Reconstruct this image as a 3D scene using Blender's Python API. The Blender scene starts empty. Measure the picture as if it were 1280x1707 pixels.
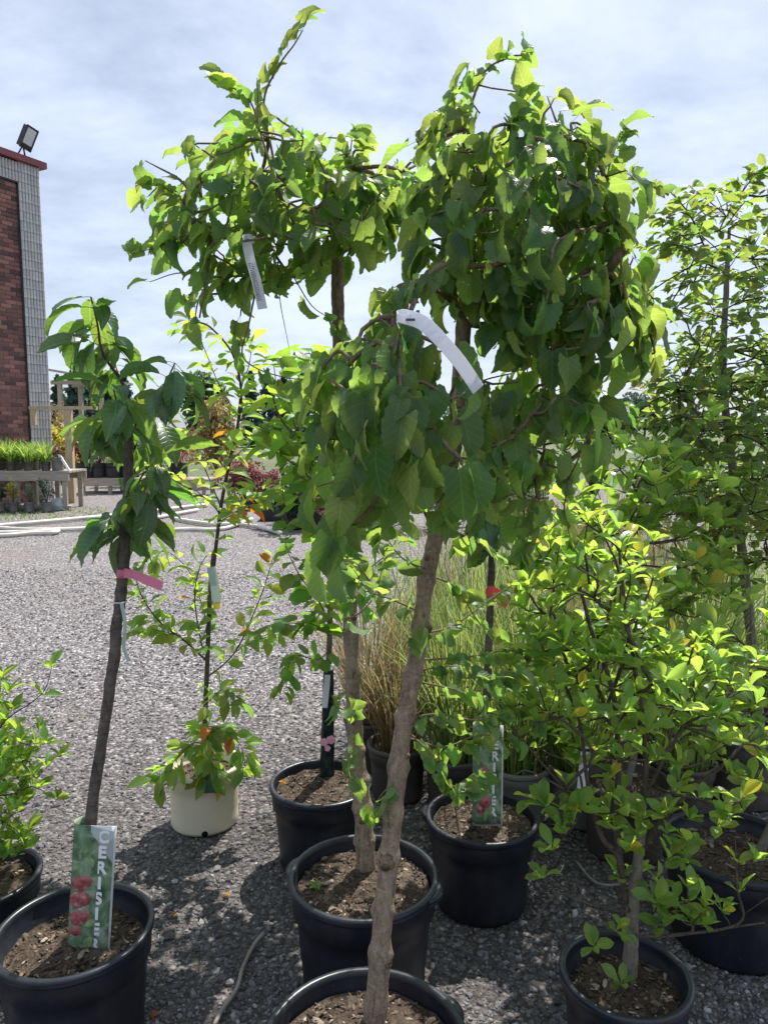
import bpy, math, random
import numpy as np
from mathutils import Matrix, Vector

random.seed(7)
R = np.random.RandomState(11)
scene = bpy.context.scene
COL = scene.collection

# ------------------------------------------------------------------ camera
F = 1250.0; CX, CY = 640.0, 853.5; HORIZON = 715.0; CAMH = 1.6
TH = math.atan((CY - HORIZON) / F)
cam_data = bpy.data.cameras.new('camera')
cam = bpy.data.objects.new('camera', cam_data); COL.objects.link(cam)
cam.location = (0, 0, CAMH)
cam.rotation_euler = (math.pi / 2 - TH, 0, 0)
cam_data.sensor_fit = 'VERTICAL'; cam_data.sensor_height = 36.0; cam_data.sensor_width = 36.0
cam_data.lens = F / 1707.0 * 36.0
cam_data.clip_start = 0.05; cam_data.clip_end = 3000
scene.camera = cam

# ------------------------------------------------------------------ light
SUN_EL = math.radians(58); SUN_AZ = math.atan2(0.42, 0.9)      # azimuth measured from +Y towards +X
world = bpy.data.worlds.new('World'); scene.world = world; world.use_nodes = True
wt = world.node_tree; wt.nodes.clear()
def wn(t, **k):
    n = wt.nodes.new(t)
    for a, b in k.items(): setattr(n, a, b)
    return n
wo = wn('ShaderNodeOutputWorld'); wb = wn('ShaderNodeBackground')
sky = wn('ShaderNodeTexSky', sky_type='NISHITA', sun_disc=False, sun_elevation=SUN_EL, sun_rotation=SUN_AZ,
         altitude=50, air_density=1.0, dust_density=1.2, ozone_density=1.6)
tc = wn('ShaderNodeTexCoord'); sp = wn('ShaderNodeSeparateXYZ')
wt.links.new(tc.outputs['Generated'], sp.inputs[0])
def wm(op, a, b=None, c=None):
    n = wn('ShaderNodeMath', operation=op)
    for i, v in enumerate((a, b, c)):
        if v is None: continue
        if isinstance(v, (int, float)): n.inputs[i].default_value = v
        else: wt.links.new(v, n.inputs[i])
    return n.outputs[0]
zc = wm('MAXIMUM', wm('ADD', sp.outputs[2], 0.22), 0.05)
cx_ = wm('DIVIDE', sp.outputs[0], zc); cy_ = wm('DIVIDE', sp.outputs[1], zc)
cb = wn('ShaderNodeCombineXYZ'); wt.links.new(cx_, cb.inputs[0]); wt.links.new(cy_, cb.inputs[1])
mp = wn('ShaderNodeMapping'); mp.inputs['Scale'].default_value = (1.0, 1.15, 1); mp.inputs['Rotation'].default_value = (0, 0, 0.35)
wt.links.new(cb.outputs[0], mp.inputs[0])
n1 = wn('ShaderNodeTexNoise'); n1.inputs['Scale'].default_value = 1.3; n1.inputs['Detail'].default_value = 9; n1.inputs['Roughness'].default_value = .58; n1.inputs['Distortion'].default_value = .35
wt.links.new(mp.outputs[0], n1.inputs['Vector'])
n2 = wn('ShaderNodeTexNoise'); n2.inputs['Scale'].default_value = 5.5; n2.inputs['Detail'].default_value = 6; n2.inputs['Roughness'].default_value = .6; n2.inputs['Distortion'].default_value = .2
wt.links.new(mp.outputs[0], n2.inputs['Vector'])
mixn = wm('ADD', wm('MULTIPLY', n1.outputs[0], .76), wm('MULTIPLY', n2.outputs[0], .24))
cr = wn('ShaderNodeMapRange', interpolation_type='SMOOTHSTEP'); cr.inputs[1].default_value = .30; cr.inputs[2].default_value = .64
cr.inputs[3].default_value = .30; cr.inputs[4].default_value = .82
wt.links.new(mixn, cr.inputs[0])
mx = wn('ShaderNodeMix', data_type='RGBA'); wt.links.new(cr.outputs[0], mx.inputs[0])
wt.links.new(sky.outputs[0], mx.inputs[6]); mx.inputs[7].default_value = (10.4, 11.5, 14.0, 1)
wt.links.new(mx.outputs[2], wb.inputs[0]); wb.inputs[1].default_value = 0.06
wt.links.new(wb.outputs[0], wo.inputs[0])

sd = bpy.data.lights.new('sun', 'SUN'); sd.energy = 5.0; sd.angle = math.radians(0.53); sd.color = (1.0, .955, .88)
sun = bpy.data.objects.new('sun', sd); COL.objects.link(sun)
TO_SUN = Vector((math.sin(SUN_AZ) * math.cos(SUN_EL), math.cos(SUN_AZ) * math.cos(SUN_EL), math.sin(SUN_EL)))
sun.rotation_euler = TO_SUN.to_track_quat('Z', 'Y').to_euler()
sun.location = (2, 6, 9)
scene.view_settings.view_transform = 'Standard'; scene.view_settings.look = 'None'
scene.view_settings.exposure = 0.65; scene.view_settings.gamma = 1.0
try:
    scene.cycles.use_denoising = True
    scene.cycles.max_bounces = 9; scene.cycles.transmission_bounces = 6; scene.cycles.diffuse_bounces = 4
except Exception: pass

# ------------------------------------------------------------------ pixels to space
def ray(px, py):
    x = (px - CX) / F; y = (CY - py) / F
    return np.array((x, math.cos(TH) + y * math.sin(TH), y * math.cos(TH) - math.sin(TH)))
CAM = np.array((0, 0, CAMH))
def P(px, py, d):
    r = ray(px, py); return CAM + r * (d / r[1])
def G(px, py, z=0.0):
    r = ray(px, py); return CAM + r * ((z - CAMH) / r[2])
def PIX(p):
    v = np.asarray(p, float) - CAM
    zc_ = v[..., 1] * math.cos(TH) - v[..., 2] * math.sin(TH)
    yc = v[..., 1] * math.sin(TH) + v[..., 2] * math.cos(TH)
    return CX + F * v[..., 0] / zc_, CY - F * yc / zc_, zc_

# ------------------------------------------------------------------ mesh helpers
def unit(v):
    v = np.asarray(v, float); n = np.linalg.norm(v); return v / n if n > 1e-9 else np.array((0, 0, 1.0))
class MB:
    def __init__(s): s.v = []; s.f = []; s.n = 0; s.uv = None
    def add(s, v, f):
        v = np.asarray(v, float); s.v.append(v); k = s.n
        s.f.extend([tuple(i + k for i in q) for q in f]); s.n += len(v)
    def box(s, c, half, rot=None):
        c = np.asarray(c, float); h = np.asarray(half, float)
        q = np.array([(x, y, z) for x in (-1, 1) for y in (-1, 1) for z in (-1, 1)], float) * h
        if rot is not None: q = q @ np.asarray(rot).T
        s.add(q + c, [(0, 1, 3, 2), (4, 6, 7, 5), (0, 4, 5, 1), (2, 3, 7, 6), (0, 2, 6, 4), (1, 5, 7, 3)])
    def tube(s, pts, rad, sides=6, cap=True, jitter=0.0):
        pts = np.asarray(pts, float); n = len(pts); rad = np.broadcast_to(np.asarray(rad, float), (n,))
        t = np.gradient(pts, axis=0); t /= np.maximum(np.linalg.norm(t, axis=1), 1e-9)[:, None]
        ref = np.array((0.0, 1, 0)) if abs(t[0][1]) < .9 else np.array((1.0, 0, 0))
        a = unit(np.cross(t[0], ref)); V = []
        ang = np.arange(sides) * 2 * math.pi / sides
        for i in range(n):
            a = unit(a - t[i] * a.dot(t[i])); b = np.cross(t[i], a)
            rr = rad[i] * (1 + (R.uniform(-jitter, jitter, sides) if jitter else 0))
            V.append(pts[i] + (np.cos(ang) * rr)[:, None] * a + (np.sin(ang) * rr)[:, None] * b)
        fs = [(i * sides + j, i * sides + (j + 1) % sides, (i + 1) * sides + (j + 1) % sides, (i + 1) * sides + j) for i in range(n - 1) for j in range(sides)]
        if cap:
            fs.append(tuple(range(sides))[::-1]); fs.append(tuple((n - 1) * sides + j for j in range(sides)))
        s.add(np.concatenate(V), fs)
    def lathe(s, prof, c, seg=48, wob=None):
        prof = np.asarray(prof, float); n = len(prof); ang = np.arange(seg) * 2 * math.pi / seg
        V = []
        for r, z in prof:
            rr = r * (wob(ang, z) if wob else np.ones(seg))
            V.append(np.stack([c[0] + rr * np.cos(ang), c[1] + rr * np.sin(ang), np.full(seg, c[2] + z)], 1))
        s.add(np.concatenate(V), [(i * seg + j, i * seg + (j + 1) % seg, (i + 1) * seg + (j + 1) % seg, (i + 1) * seg + j) for i in range(n - 1) for j in range(seg)])
    def mesh(s, name, mat, origin=(0, 0, 0), smooth=True):
        me = bpy.data.meshes.new(name)
        v = np.concatenate(s.v) - np.asarray(origin, float)
        me.from_pydata(v.tolist(), [], s.f)
        if smooth: me.polygons.foreach_set('use_smooth', np.ones(len(me.polygons), bool))
        me.materials.append(mat); me.update()
        return me
def tri_mesh(name, v, f, mat, smooth=False):
    me = bpy.data.meshes.new(name); v = np.ascontiguousarray(v, np.float32); f = np.ascontiguousarray(f, np.int32)
    me.vertices.add(len(v)); me.vertices.foreach_set('co', v.ravel())
    k = f.shape[1]; me.loops.add(f.size); me.loops.foreach_set('vertex_index', f.ravel())
    me.polygons.add(len(f)); me.polygons.foreach_set('loop_start', np.arange(0, f.size, k, dtype=np.int32))
    me.polygons.foreach_set('loop_total', np.full(len(f), k, np.int32))
    me.polygons.foreach_set('use_smooth', np.full(len(f), smooth, bool))
    me.materials.append(mat); me.update(calc_edges=True); me.validate()
    return me

ORG = {}
def tag(o, label=None, cat=None, group=None, kind=None):
    if label: o['label'] = label
    if cat: o['category'] = cat
    if group: o['group'] = group
    if kind: o['kind'] = kind
    return o
def thing(name, loc, label, cat, group=None):
    o = bpy.data.objects.new(name, None); COL.objects.link(o); o.location = tuple(loc); o.empty_display_size = .05
    ORG[o.name] = np.asarray(loc, float); return tag(o, label, cat, group)
def part(name, mb, mat, parent=None, smooth=True, loc=None, **kw):
    org = ORG[parent.name] if parent else np.asarray(loc if loc is not None else (0, 0, 0), float)
    o = bpy.data.objects.new(name, mb.mesh(name, mat, org, smooth)); COL.objects.link(o)
    if parent: o.parent = parent
    else: o.location = tuple(org)
    ORG[o.name] = org
    return tag(o, **kw)
def piece(name, me, parent, M):          # shared mesh, world matrix M
    o = bpy.data.objects.new(name, me); COL.objects.link(o); o.parent = parent
    M = M.copy(); M.translation -= Vector(ORG[parent.name]); o.matrix_local = M
    return o

# ------------------------------------------------------------------ materials
def new_mat(name):
    m = bpy.data.materials.new(name); m.use_nodes = True; t = m.node_tree; t.nodes.clear()
    out = t.nodes.new('ShaderNodeOutputMaterial'); return m, t, out
class NT:
    def __init__(s, t): s.t = t
    def n(s, ty, **k):
        x = s.t.nodes.new(ty)
        for a, b in k.items(): setattr(x, a, b)
        return x
    def l(s, a, b): s.t.links.new(a, b)
    def m(s, op, a, b=None, c=None, clamp=False):
        x = s.n('ShaderNodeMath', operation=op, use_clamp=clamp)
        for i, v in enumerate((a, b, c)):
            if v is None: continue
            if isinstance(v, (int, float)): x.inputs[i].default_value = v
            else: s.l(v, x.inputs[i])
        return x.outputs[0]
    def mix(s, f, a, b):
        x = s.n('ShaderNodeMix', data_type='RGBA')
        for i, v in ((0, f), (6, a), (7, b)):
            if isinstance(v, (int, float)): x.inputs[i].default_value = v
            elif isinstance(v, tuple): x.inputs[i].default_value = (*v, 1)
            else: s.l(v, x.inputs[i])
        return x.outputs[2]
    def ramp(s, f, stops):
        x = s.n('ShaderNodeValToRGB'); e = x.color_ramp.elements
        while len(e) < len(stops): e.new(.5)
        for i, (p, c) in enumerate(stops): e[i].position = p; e[i].color = (*c, 1)
        s.l(f, x.inputs[0]); return x.outputs[0]
    def noise(s, vec, scale, detail=4, rough=.55, dist=0):
        x = s.n('ShaderNodeTexNoise'); x.inputs['Scale'].default_value = scale; x.inputs['Detail'].default_value = detail
        x.inputs['Roughness'].default_value = rough; x.inputs['Distortion'].default_value = dist
        if vec is not None: s.l(vec, x.inputs['Vector'])
        return x.outputs[0]
    def bsdf(s, col, rough=.6, spec=.5, bump=None, bs=.3, bd=.01, metal=0):
        b = s.n('ShaderNodeBsdfPrincipled')
        if isinstance(col, tuple): b.inputs['Base Color'].default_value = (*col, 1)
        else: s.l(col, b.inputs['Base Color'])
        if isinstance(rough, (int, float)): b.inputs['Roughness'].default_value = rough
        else: s.l(rough, b.inputs['Roughness'])
        b.inputs['Specular IOR Level'].default_value = spec; b.inputs['Metallic'].default_value = metal
        if bump is not None:
            u = s.n('ShaderNodeBump'); u.inputs['Strength'].default_value = bs; u.inputs['Distance'].default_value = bd
            s.l(bump, u.inputs['Height']); s.l(u.outputs[0], b.inputs['Normal'])
        return b
def simple(name, c1, c2, scale=20, rough=.6, spec=.5, bs=.3, bd=.004, detail=5, rvar=0.0, stretch=None):
    m, t, out = new_mat(name); q = NT(t)
    co = q.n('ShaderNodeTexCoord').outputs['Object']
    if stretch:
        mpn = q.n('ShaderNodeMapping'); mpn.inputs['Scale'].default_value = stretch; q.l(co, mpn.inputs[0]); co = mpn.outputs[0]
    f = q.noise(co, scale, detail)
    col = q.ramp(f, [(.3, c1), (.7, c2)])
    oi = q.n('ShaderNodeObjectInfo').outputs['Random']
    if rvar:
        hs = q.n('ShaderNodeHueSaturation'); q.l(col, hs.inputs['Color'])
        q.l(q.m('ADD', q.m('MULTIPLY', oi, 2 * rvar), 1 - rvar), hs.inputs['Value']); col = hs.outputs[0]
    b = q.bsdf(col, rough, spec, f, bs, bd); q.l(b.outputs[0], out.inputs[0]); return m

def leaf_mat(name, base, trans, tfac=.45, veins=7, slope=.75, vein_amt=.45, rough=.42, spec=.45, hv=.035, vv=.35, alt=None, altp=0.0, under=1.5):
    m, t, out = new_mat(name); q = NT(t)
    uv = q.n('ShaderNodeUVMap').outputs[0]; sx = q.n('ShaderNodeSeparateXYZ'); q.l(uv, sx.inputs[0])
    ax = q.m('ABSOLUTE', q.m('SUBTRACT', sx.outputs[0], .5))
    lat = q.m('FRACT', q.m('MULTIPLY', q.m('SUBTRACT', sx.outputs[1], q.m('MULTIPLY', ax, slope)), veins))
    latd = q.m('ABSOLUTE', q.m('SUBTRACT', lat, .5))
    lv = q.m('SUBTRACT', 1, q.m('DIVIDE', latd, .12), clamp=True)
    mid = q.m('SUBTRACT', 1, q.m('DIVIDE', ax, .022), clamp=True)
    vein = q.m('MAXIMUM', mid, q.m('MULTIPLY', lv, .6))
    oi = q.n('ShaderNodeObjectInfo').outputs['Random']; geo = q.n('ShaderNodeNewGeometry')
    rnd = q.m('FRACT', q.m('ADD', q.m('MULTIPLY', oi, 7.31), q.m('MULTIPLY', geo.outputs['Random Per Island'], 3.77)))
    rnd2 = q.m('FRACT', q.m('MULTIPLY', rnd, 17.3))
    co = q.n('ShaderNodeTexCoord').outputs['Object']
    blot = q.noise(co, 35, 3)
    def var(c):
        base_c = q.mix(q.m('MULTIPLY', vein, vein_amt), c, tuple(min(1, x * 1.7 + .02) for x in c))
        if alt is not None and altp > 0:
            base_c = q.mix(q.m('GREATER_THAN', rnd2, 1 - altp), base_c, alt)
        hs = q.n('ShaderNodeHueSaturation'); q.l(base_c, hs.inputs['Color'])
        q.l(q.m('ADD', q.m('MULTIPLY', rnd, -2 * hv), .5 + hv), hs.inputs['Hue'])
        q.l(q.m('ADD', q.m('MULTIPLY', q.m('ADD', q.m('MULTIPLY', rnd2, .75), q.m('MULTIPLY', blot, .25)), 2 * vv), 1 - vv), hs.inputs['Value'])
        return hs.outputs[0]
    top = var(base); und = q.mix(.22, tuple(min(1, b * under) for b in base), (.22, .28, .18)) if under > 1 else top
    bh = q.m('ADD', q.m('MULTIPLY', vein, -1.0), q.m('MULTIPLY', q.noise(uv, 14, 2), .5))
    b = q.bsdf(q.mix(geo.outputs['Backfacing'], top, und), q.m('ADD', rough, q.m('MULTIPLY', geo.outputs['Backfacing'], .2)), spec, bh, .35, .002)
    tr = q.n('ShaderNodeBsdfTranslucent'); q.l(var(trans), tr.inputs[0])
    ms = q.n('ShaderNodeMixShader'); ms.inputs[0].default_value = tfac
    q.l(b.outputs[0], ms.inputs[1]); q.l(tr.outputs[0], ms.inputs[2]); q.l(ms.outputs[0], out.inputs[0])
    return m

M = {}
M['mulberry_leaf'] = leaf_mat('mulberry_leaf', (.045, .10, .034), (.46, .68, .11), .46, veins=6, slope=.9, vein_amt=.8, hv=.028)
M['cherry_leaf'] = leaf_mat('cherry_leaf', (.035, .08, .035), (.34, .58, .07), .32, veins=10, slope=.6, rough=.33, spec=.6, vein_amt=.8)
M['young_leaf'] = leaf_mat('young_leaf', (.09, .17, .04), (.55, .76, .10), .48, veins=8, slope=.6)
M['autumn_leaf'] = leaf_mat('autumn_leaf', (.45, .16, .03), (.95, .40, .04), .45, veins=8, slope=.6, under=1)
M['round_leaf'] = leaf_mat('round_leaf', (.075, .16, .035), (.45, .72, .07), .46, veins=7, slope=.8)
M['magnolia_leaf'] = leaf_mat('magnolia_leaf', (.085, .165, .04), (.55, .80, .10), .50, veins=8, hv=.022, slope=.7, rough=.36, spec=.5, alt=(.5, .45, .04), altp=.025)
M['crab_leaf'] = leaf_mat('crab_leaf', (.06, .11, .035), (.44, .62, .10), .42, veins=7, slope=.7, alt=(.30, .24, .06), altp=.02)
M['azalea_leaf'] = leaf_mat('azalea_leaf', (.10, .19, .035), (.50, .74, .07), .42, veins=6, slope=.6)
def blade_mat(name, base, trans, tf=.4): return leaf_mat(name, base, trans, tf, vein_amt=0, vv=.45, under=1)
M['grass'] = blade_mat('grass', (.11, .17, .05), (.42, .54, .14))
M['dry_grass'] = blade_mat('dry_grass', (.19, .15, .08), (.38, .30, .14))
M['strap_leaf'] = blade_mat('strap_leaf', (.15, .27, .05), (.5, .7, .12))
def far_leaf(name, c, t=None): return leaf_mat(name, c, t or tuple(min(1, 3 * x) for x in c), .35, vein_amt=0, vv=.5, under=1)
M['far_green'] = far_leaf('far_green', (.055, .105, .035)); M['far_dark'] = far_leaf('far_dark', (.028, .055, .03))
M['far_conifer'] = far_leaf('far_conifer', (.03, .06, .045)); M['far_yellow'] = far_leaf('far_yellow', (.30, .28, .05))
M['far_red'] = far_leaf('far_red', (.20, .035, .05), (.55, .10, .13)); M['far_bronze'] = far_leaf('far_bronze', (.18, .14, .05))
M['far_mid'] = far_leaf('far_mid', (.09, .15, .04)); M['far_purple'] = far_leaf('far_purple', (.12, .045, .05), (.4, .14, .13)); M['far_silver'] = far_leaf('far_silver', (.16, .20, .13))
def bark(name, c1, c2, scale, ring=0.0, bs=.6, rough=.85):
    m, t, out = new_mat(name); q = NT(t); co = q.n('ShaderNodeTexCoord').outputs['Object']
    f = q.noise(co, scale, 7, .65)
    mpn = q.n('ShaderNodeMapping'); mpn.inputs['Scale'].default_value = (3, 3, 90) if ring else (40, 40, 9); q.l(co, mpn.inputs[0])
    g = q.noise(mpn.outputs[0], 1.0 if ring else 2.0, 4)
    h = q.m('ADD', q.m('MULTIPLY', f, .6), q.m('MULTIPLY', g, .4))
    col = q.ramp(h, [(.32, c1), (.62, c2)])
    big = q.noise(co, 7, 3); col = q.mix(q.m('MULTIPLY', q.m('SUBTRACT', big, .45, clamp=True), 1.6, clamp=True), col, tuple(x * .55 for x in c1))
    mp2 = q.n('ShaderNodeMapping'); mp2.inputs['Scale'].default_value = (38, 38, 170); q.l(co, mp2.inputs[0])
    len_ = q.m('MULTIPLY', q.m('SUBTRACT', q.noise(mp2.outputs[0], 1.0, 2), .60, clamp=True), 7, clamp=True)      # lenticels
    mp3 = q.n('ShaderNodeMapping'); mp3.inputs['Scale'].default_value = (70, 70, 14); q.l(co, mp3.inputs[0])
    fis = q.m('MULTIPLY', q.m('SUBTRACT', q.noise(mp3.outputs[0], 1.0, 5, .7, .6), .56, clamp=True), 6, clamp=True)  # fine cracks
    col = q.mix(q.m('MULTIPLY', len_, .7), col, tuple(min(1, x * 1.35) for x in c2)); col = q.mix(q.m('MULTIPLY', fis, .75), col, tuple(x * .35 for x in c1))
    h = q.m('SUBTRACT', q.m('ADD', h, q.m('MULTIPLY', len_, .25)), q.m('MULTIPLY', fis, .5))
    b = q.bsdf(col, rough, .25, h, bs, .006); q.l(b.outputs[0], out.inputs[0]); return m
M['mulberry_bark'] = bark('mulberry_bark', (.135, .10, .072), (.34, .265, .185), 85, bs=.9)
M['twig'] = bark('twig', (.12, .09, .06), (.24, .19, .12), 80)
M['cherry_bark'] = bark('cherry_bark', (.05, .042, .038), (.15, .125, .105), 45, ring=1)
M['dark_twig'] = bark('dark_twig', (.05, .04, .035), (.12, .095, .075), 60)
M['grey_bark'] = bark('grey_bark', (.11, .10, .085), (.24, .21, .17), 60)
M['knot'] = bark('knot', (.08, .055, .04), (.24, .17, .11), 90, bs=1)
def dusty(name, c1, c2, rough, spec):
    m, t, out = new_mat(name); q = NT(t); co = q.n('ShaderNodeTexCoord').outputs['Object']
    f = q.noise(co, 9, 5); col = q.ramp(f, [(.3, c1), (.7, c2)])
    mpn = q.n('ShaderNodeMapping'); mpn.inputs['Scale'].default_value = (26, 26, 4); q.l(co, mpn.inputs[0])
    d = q.m('MULTIPLY', q.m('SUBTRACT', q.m('ADD', q.m('MULTIPLY', q.noise(mpn.outputs[0], 1.0, 6, .7), .55), q.m('MULTIPLY', q.noise(co, 5, 4), .45)), .47, clamp=True), 2.6, clamp=True)
    speck = q.m('GREATER_THAN', q.noise(co, 130, 2), .70)
    dirt_or_shade = q.m('MAXIMUM', q.m('MULTIPLY', d, .34), q.m('MULTIPLY', speck, .5))
    col = q.mix(dirt_or_shade, col, (.085, .078, .07))
    b = q.bsdf(col, q.m('ADD', q.m('MULTIPLY', dirt_or_shade, .6), rough), spec, f, .12, .004); q.l(b.outputs[0], out.inputs[0]); return m
M['pot_black'] = dusty('pot_black', (.008, .010, .016), (.015, .018, .026), .42, .4)
M['pot_rim'] = dusty('pot_rim', (.010, .013, .019), (.022, .027, .036), .33, .5)
M['pot_beige'] = simple('pot_beige', (.68, .62, .47), (.74, .68, .52), 7, .5, .4, .05, .003)
M['pot_grey'] = simple('pot_grey', (.13, .125, .115), (.19, .18, .165), 8, .6, .3, .1, .003, rvar=.2)
M['pot_brown'] = simple('pot_brown', (.045, .04, .036), (.085, .075, .065), 8, .55, .4, .1, .003, rvar=.2)
M['hole'] = simple('hole', (.006, .006, .006), (.01, .01, .01), 5, .9, .1)
M['white_plastic'] = simple('white_plastic', (.70, .72, .76), (.80, .81, .84), 12, .4, .4, .05)
M['pipe_white'] = simple('pipe_white', (.45, .43, .37), (.75, .73, .66), 3, .5, .4, .05)
M['wood_pale'] = simple('wood_pale', (.38, .29, .18), (.56, .45, .30), 5, .8, .2, .3, .004, stretch=(9, 9, .7))
M['wood_grey'] = simple('wood_grey', (.27, .24, .20), (.42, .38, .32), 5, .85, .2, .3, .004, stretch=(.7, 9, 9))
M['dark_metal'] = simple('dark_metal', (.015, .015, .017), (.03, .03, .033), 12, .4, .5)
M['lamp_glass'] = simple('lamp_glass', (.45, .5, .55), (.6, .64, .68), 5, .15, .6)
M['coping'] = simple('coping', (.16, .035, .04), (.22, .055, .06), 4, .45, .5, .05)
M['roof_dark'] = simple('roof_dark', (.05, .04, .04), (.08, .07, .065), 6, .8, .2)
M['tube_grey'] = simple('tube_grey', (.20, .18, .16), (.32, .30, .27), 15, .5, .4)
M['letter_white'] = simple('letter_white', (.72, .73, .75), (.80, .80, .82), 30, .35, .4, .02)
M['print_dark'] = simple('print_dark', (.05, .05, .06), (.10, .10, .11), 30, .5, .3)

def translucent_plastic(name, c, rough=.4, tf=.4):
    m, t, out = new_mat(name); q = NT(t)
    b = q.bsdf(c, rough, .4); tr = q.n('ShaderNodeBsdfTranslucent'); tr.inputs[0].default_value = (*c, 1)
    ms = q.n('ShaderNodeMixShader'); ms.inputs[0].default_value = tf
    q.l(b.outputs[0], ms.inputs[1]); q.l(tr.outputs[0], ms.inputs[2]); q.l(ms.outputs[0], out.inputs[0]); return m
M['tag_white'] = translucent_plastic('tag_white', (.82, .84, .88))
M['tag_pink'] = translucent_plastic('tag_pink', (.85, .30, .45))
M['tag_red'] = translucent_plastic('tag_red', (.78, .16, .14))
M['tag_clear'] = translucent_plastic('tag_clear', (.62, .70, .66))
M['tag_green'] = translucent_plastic('tag_green', (.10, .20, .15))
M['tag_yellow'] = translucent_plastic('tag_yellow', (.8, .7, .1))

def soil_mat():
    m, t, out = new_mat('soil'); q = NT(t); co = q.n('ShaderNodeTexCoord').outputs['Object']
    f = q.noise(co, 60, 8, .7); g = q.noise(co, 9, 3)
    v = q.n('ShaderNodeTexVoronoi'); v.inputs['Scale'].default_value = 110; q.l(co, v.inputs['Vector'])
    col = q.ramp(f, [(.3, (.03, .022, .017)), (.55, (.09, .068, .052)), (.75, (.22, .18, .14))])
    col = q.mix(q.m('MULTIPLY', q.m('SUBTRACT', g, .5, clamp=True), 3, clamp=True), col, (.20, .165, .125))
    h = q.m('ADD', f, q.m('MULTIPLY', v.outputs[0], .5))
    b = q.bsdf(col, .95, .1, h, .9, .012); q.l(b.outputs[0], out.inputs[0]); return m
M['soil'] = soil_mat()
def chips_mat(name, stops):
    m, t, out = new_mat(name); q = NT(t); geo = q.n('ShaderNodeNewGeometry')
    co = q.n('ShaderNodeTexCoord').outputs['Object']
    col = q.ramp(geo.outputs['Random Per Island'], stops)
    f = q.noise(co, 220, 3); hs = q.n('ShaderNodeHueSaturation'); q.l(col, hs.inputs['Color']); q.l(q.m('ADD', f, .5), hs.inputs['Value'])
    b = q.bsdf(hs.outputs[0], .85, .2, f, .4, .002); q.l(b.outputs[0], out.inputs[0]); return m
M['mulch'] = chips_mat('mulch', [(0, (.025, .018, .014)), (.5, (.075, .055, .042)), (.85, (.16, .12, .09)), (1, (.40, .34, .27))])
M['gravel'] = chips_mat('gravel', [(0, (.07, .067, .072)), (.35, (.122, .117, .123)), (.7, (.175, .168, .174)), (.93, (.235, .226, .228)), (1, (.40, .385, .375))])

def ground_mat():
    m, t, out = new_mat('gravel_ground'); q = NT(t); co = q.n('ShaderNodeTexCoord').outputs['Object']
    v = q.n('ShaderNodeTexVoronoi'); v.inputs['Scale'].default_value = 48; q.l(co, v.inputs['Vector'])
    v2 = q.n('ShaderNodeTexVoronoi'); v2.inputs['Scale'].default_value = 17; q.l(co, v2.inputs['Vector'])
    wn_ = q.n('ShaderNodeTexWhiteNoise'); q.l(v.outputs['Position'], wn_.inputs['Vector'])
    big = q.noise(co, .9, 5, .6); fine = q.noise(co, 90, 4)
    col = q.ramp(wn_.outputs['Value'], [(0, (.12, .113, .115)), (.5, (.245, .232, .236)), (.85, (.36, .342, .346)), (1, (.52, .50, .49))])
    col = q.mix(q.m('MULTIPLY', q.m('SUBTRACT', v.outputs['Distance'], .35, clamp=True), 1.6, clamp=True), col, (.05, .045, .043))
    col = q.mix(q.m('MULTIPLY', q.m('SUBTRACT', big, .5, clamp=True), 2.2, clamp=True), col, (.20, .175, .16))
    far = q.noise(co, .12, 3)
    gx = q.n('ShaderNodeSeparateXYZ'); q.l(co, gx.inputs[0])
    dirt_or_shade = q.m('SUBTRACT', 1, q.m('DIVIDE', q.m('SUBTRACT', q.m('ADD', gx.outputs[1], q.m('MULTIPLY', big, 1.5)), 3.2), 2.2), clamp=True)   # brown soil tone that also paints the foreground shade, fading with distance
    col = q.mix(q.m('MULTIPLY', dirt_or_shade, .7), col, (.055, .047, .042))
    fg = q.m('MULTIPLY', q.m('DIVIDE', q.m('SUBTRACT', gx.outputs[1], 19.5), 6, clamp=True), q.m('ADD', far, .3), clamp=True)
    col = q.mix(fg, col, (.10, .13, .05))
    h = q.m('SUBTRACT', q.m('MULTIPLY', fine, .3), v.outputs['Distance'])
    b = q.bsdf(col, .92, .2, h, .8, .02); q.l(b.outputs[0], out.inputs[0]); return m
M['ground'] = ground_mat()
def brick_mat():
    m, t, out = new_mat('brick'); q = NT(t); oi = q.n('ShaderNodeObjectInfo').outputs['Random']; geo = q.n('ShaderNodeNewGeometry')
    r = q.m('FRACT', q.m('ADD', q.m('MULTIPLY', oi, 5.3), q.m('MULTIPLY', geo.outputs['Random Per Island'], 9.1)))
    col = q.ramp(r, [(0, (.08, .052, .05)), (.35, (.16, .085, .075)), (.75, (.23, .115, .095)), (1, (.30, .16, .13))])
    f = q.noise(q.n('ShaderNodeTexCoord').outputs['Object'], 30, 4)
    hs = q.n('ShaderNodeHueSaturation'); q.l(col, hs.inputs['Color']); q.l(q.m('ADD', q.m('MULTIPLY', f, .6), .7), hs.inputs['Value'])
    b = q.bsdf(hs.outputs[0], .85, .2, f, .4, .004); q.l(b.outputs[0], out.inputs[0]); return m
M['brick'] = brick_mat()
M['mortar'] = simple('mortar', (.46, .44, .42), (.58, .56, .54), 12, .95, .1)
M['concrete'] = simple('concrete', (.40, .405, .395), (.54, .545, .53), 18, .9, .2, .4, .006, rvar=.12)
M['dark_joint'] = simple('dark_joint', (.05, .05, .05), (.09, .09, .09), 12, .95, .1)

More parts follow.
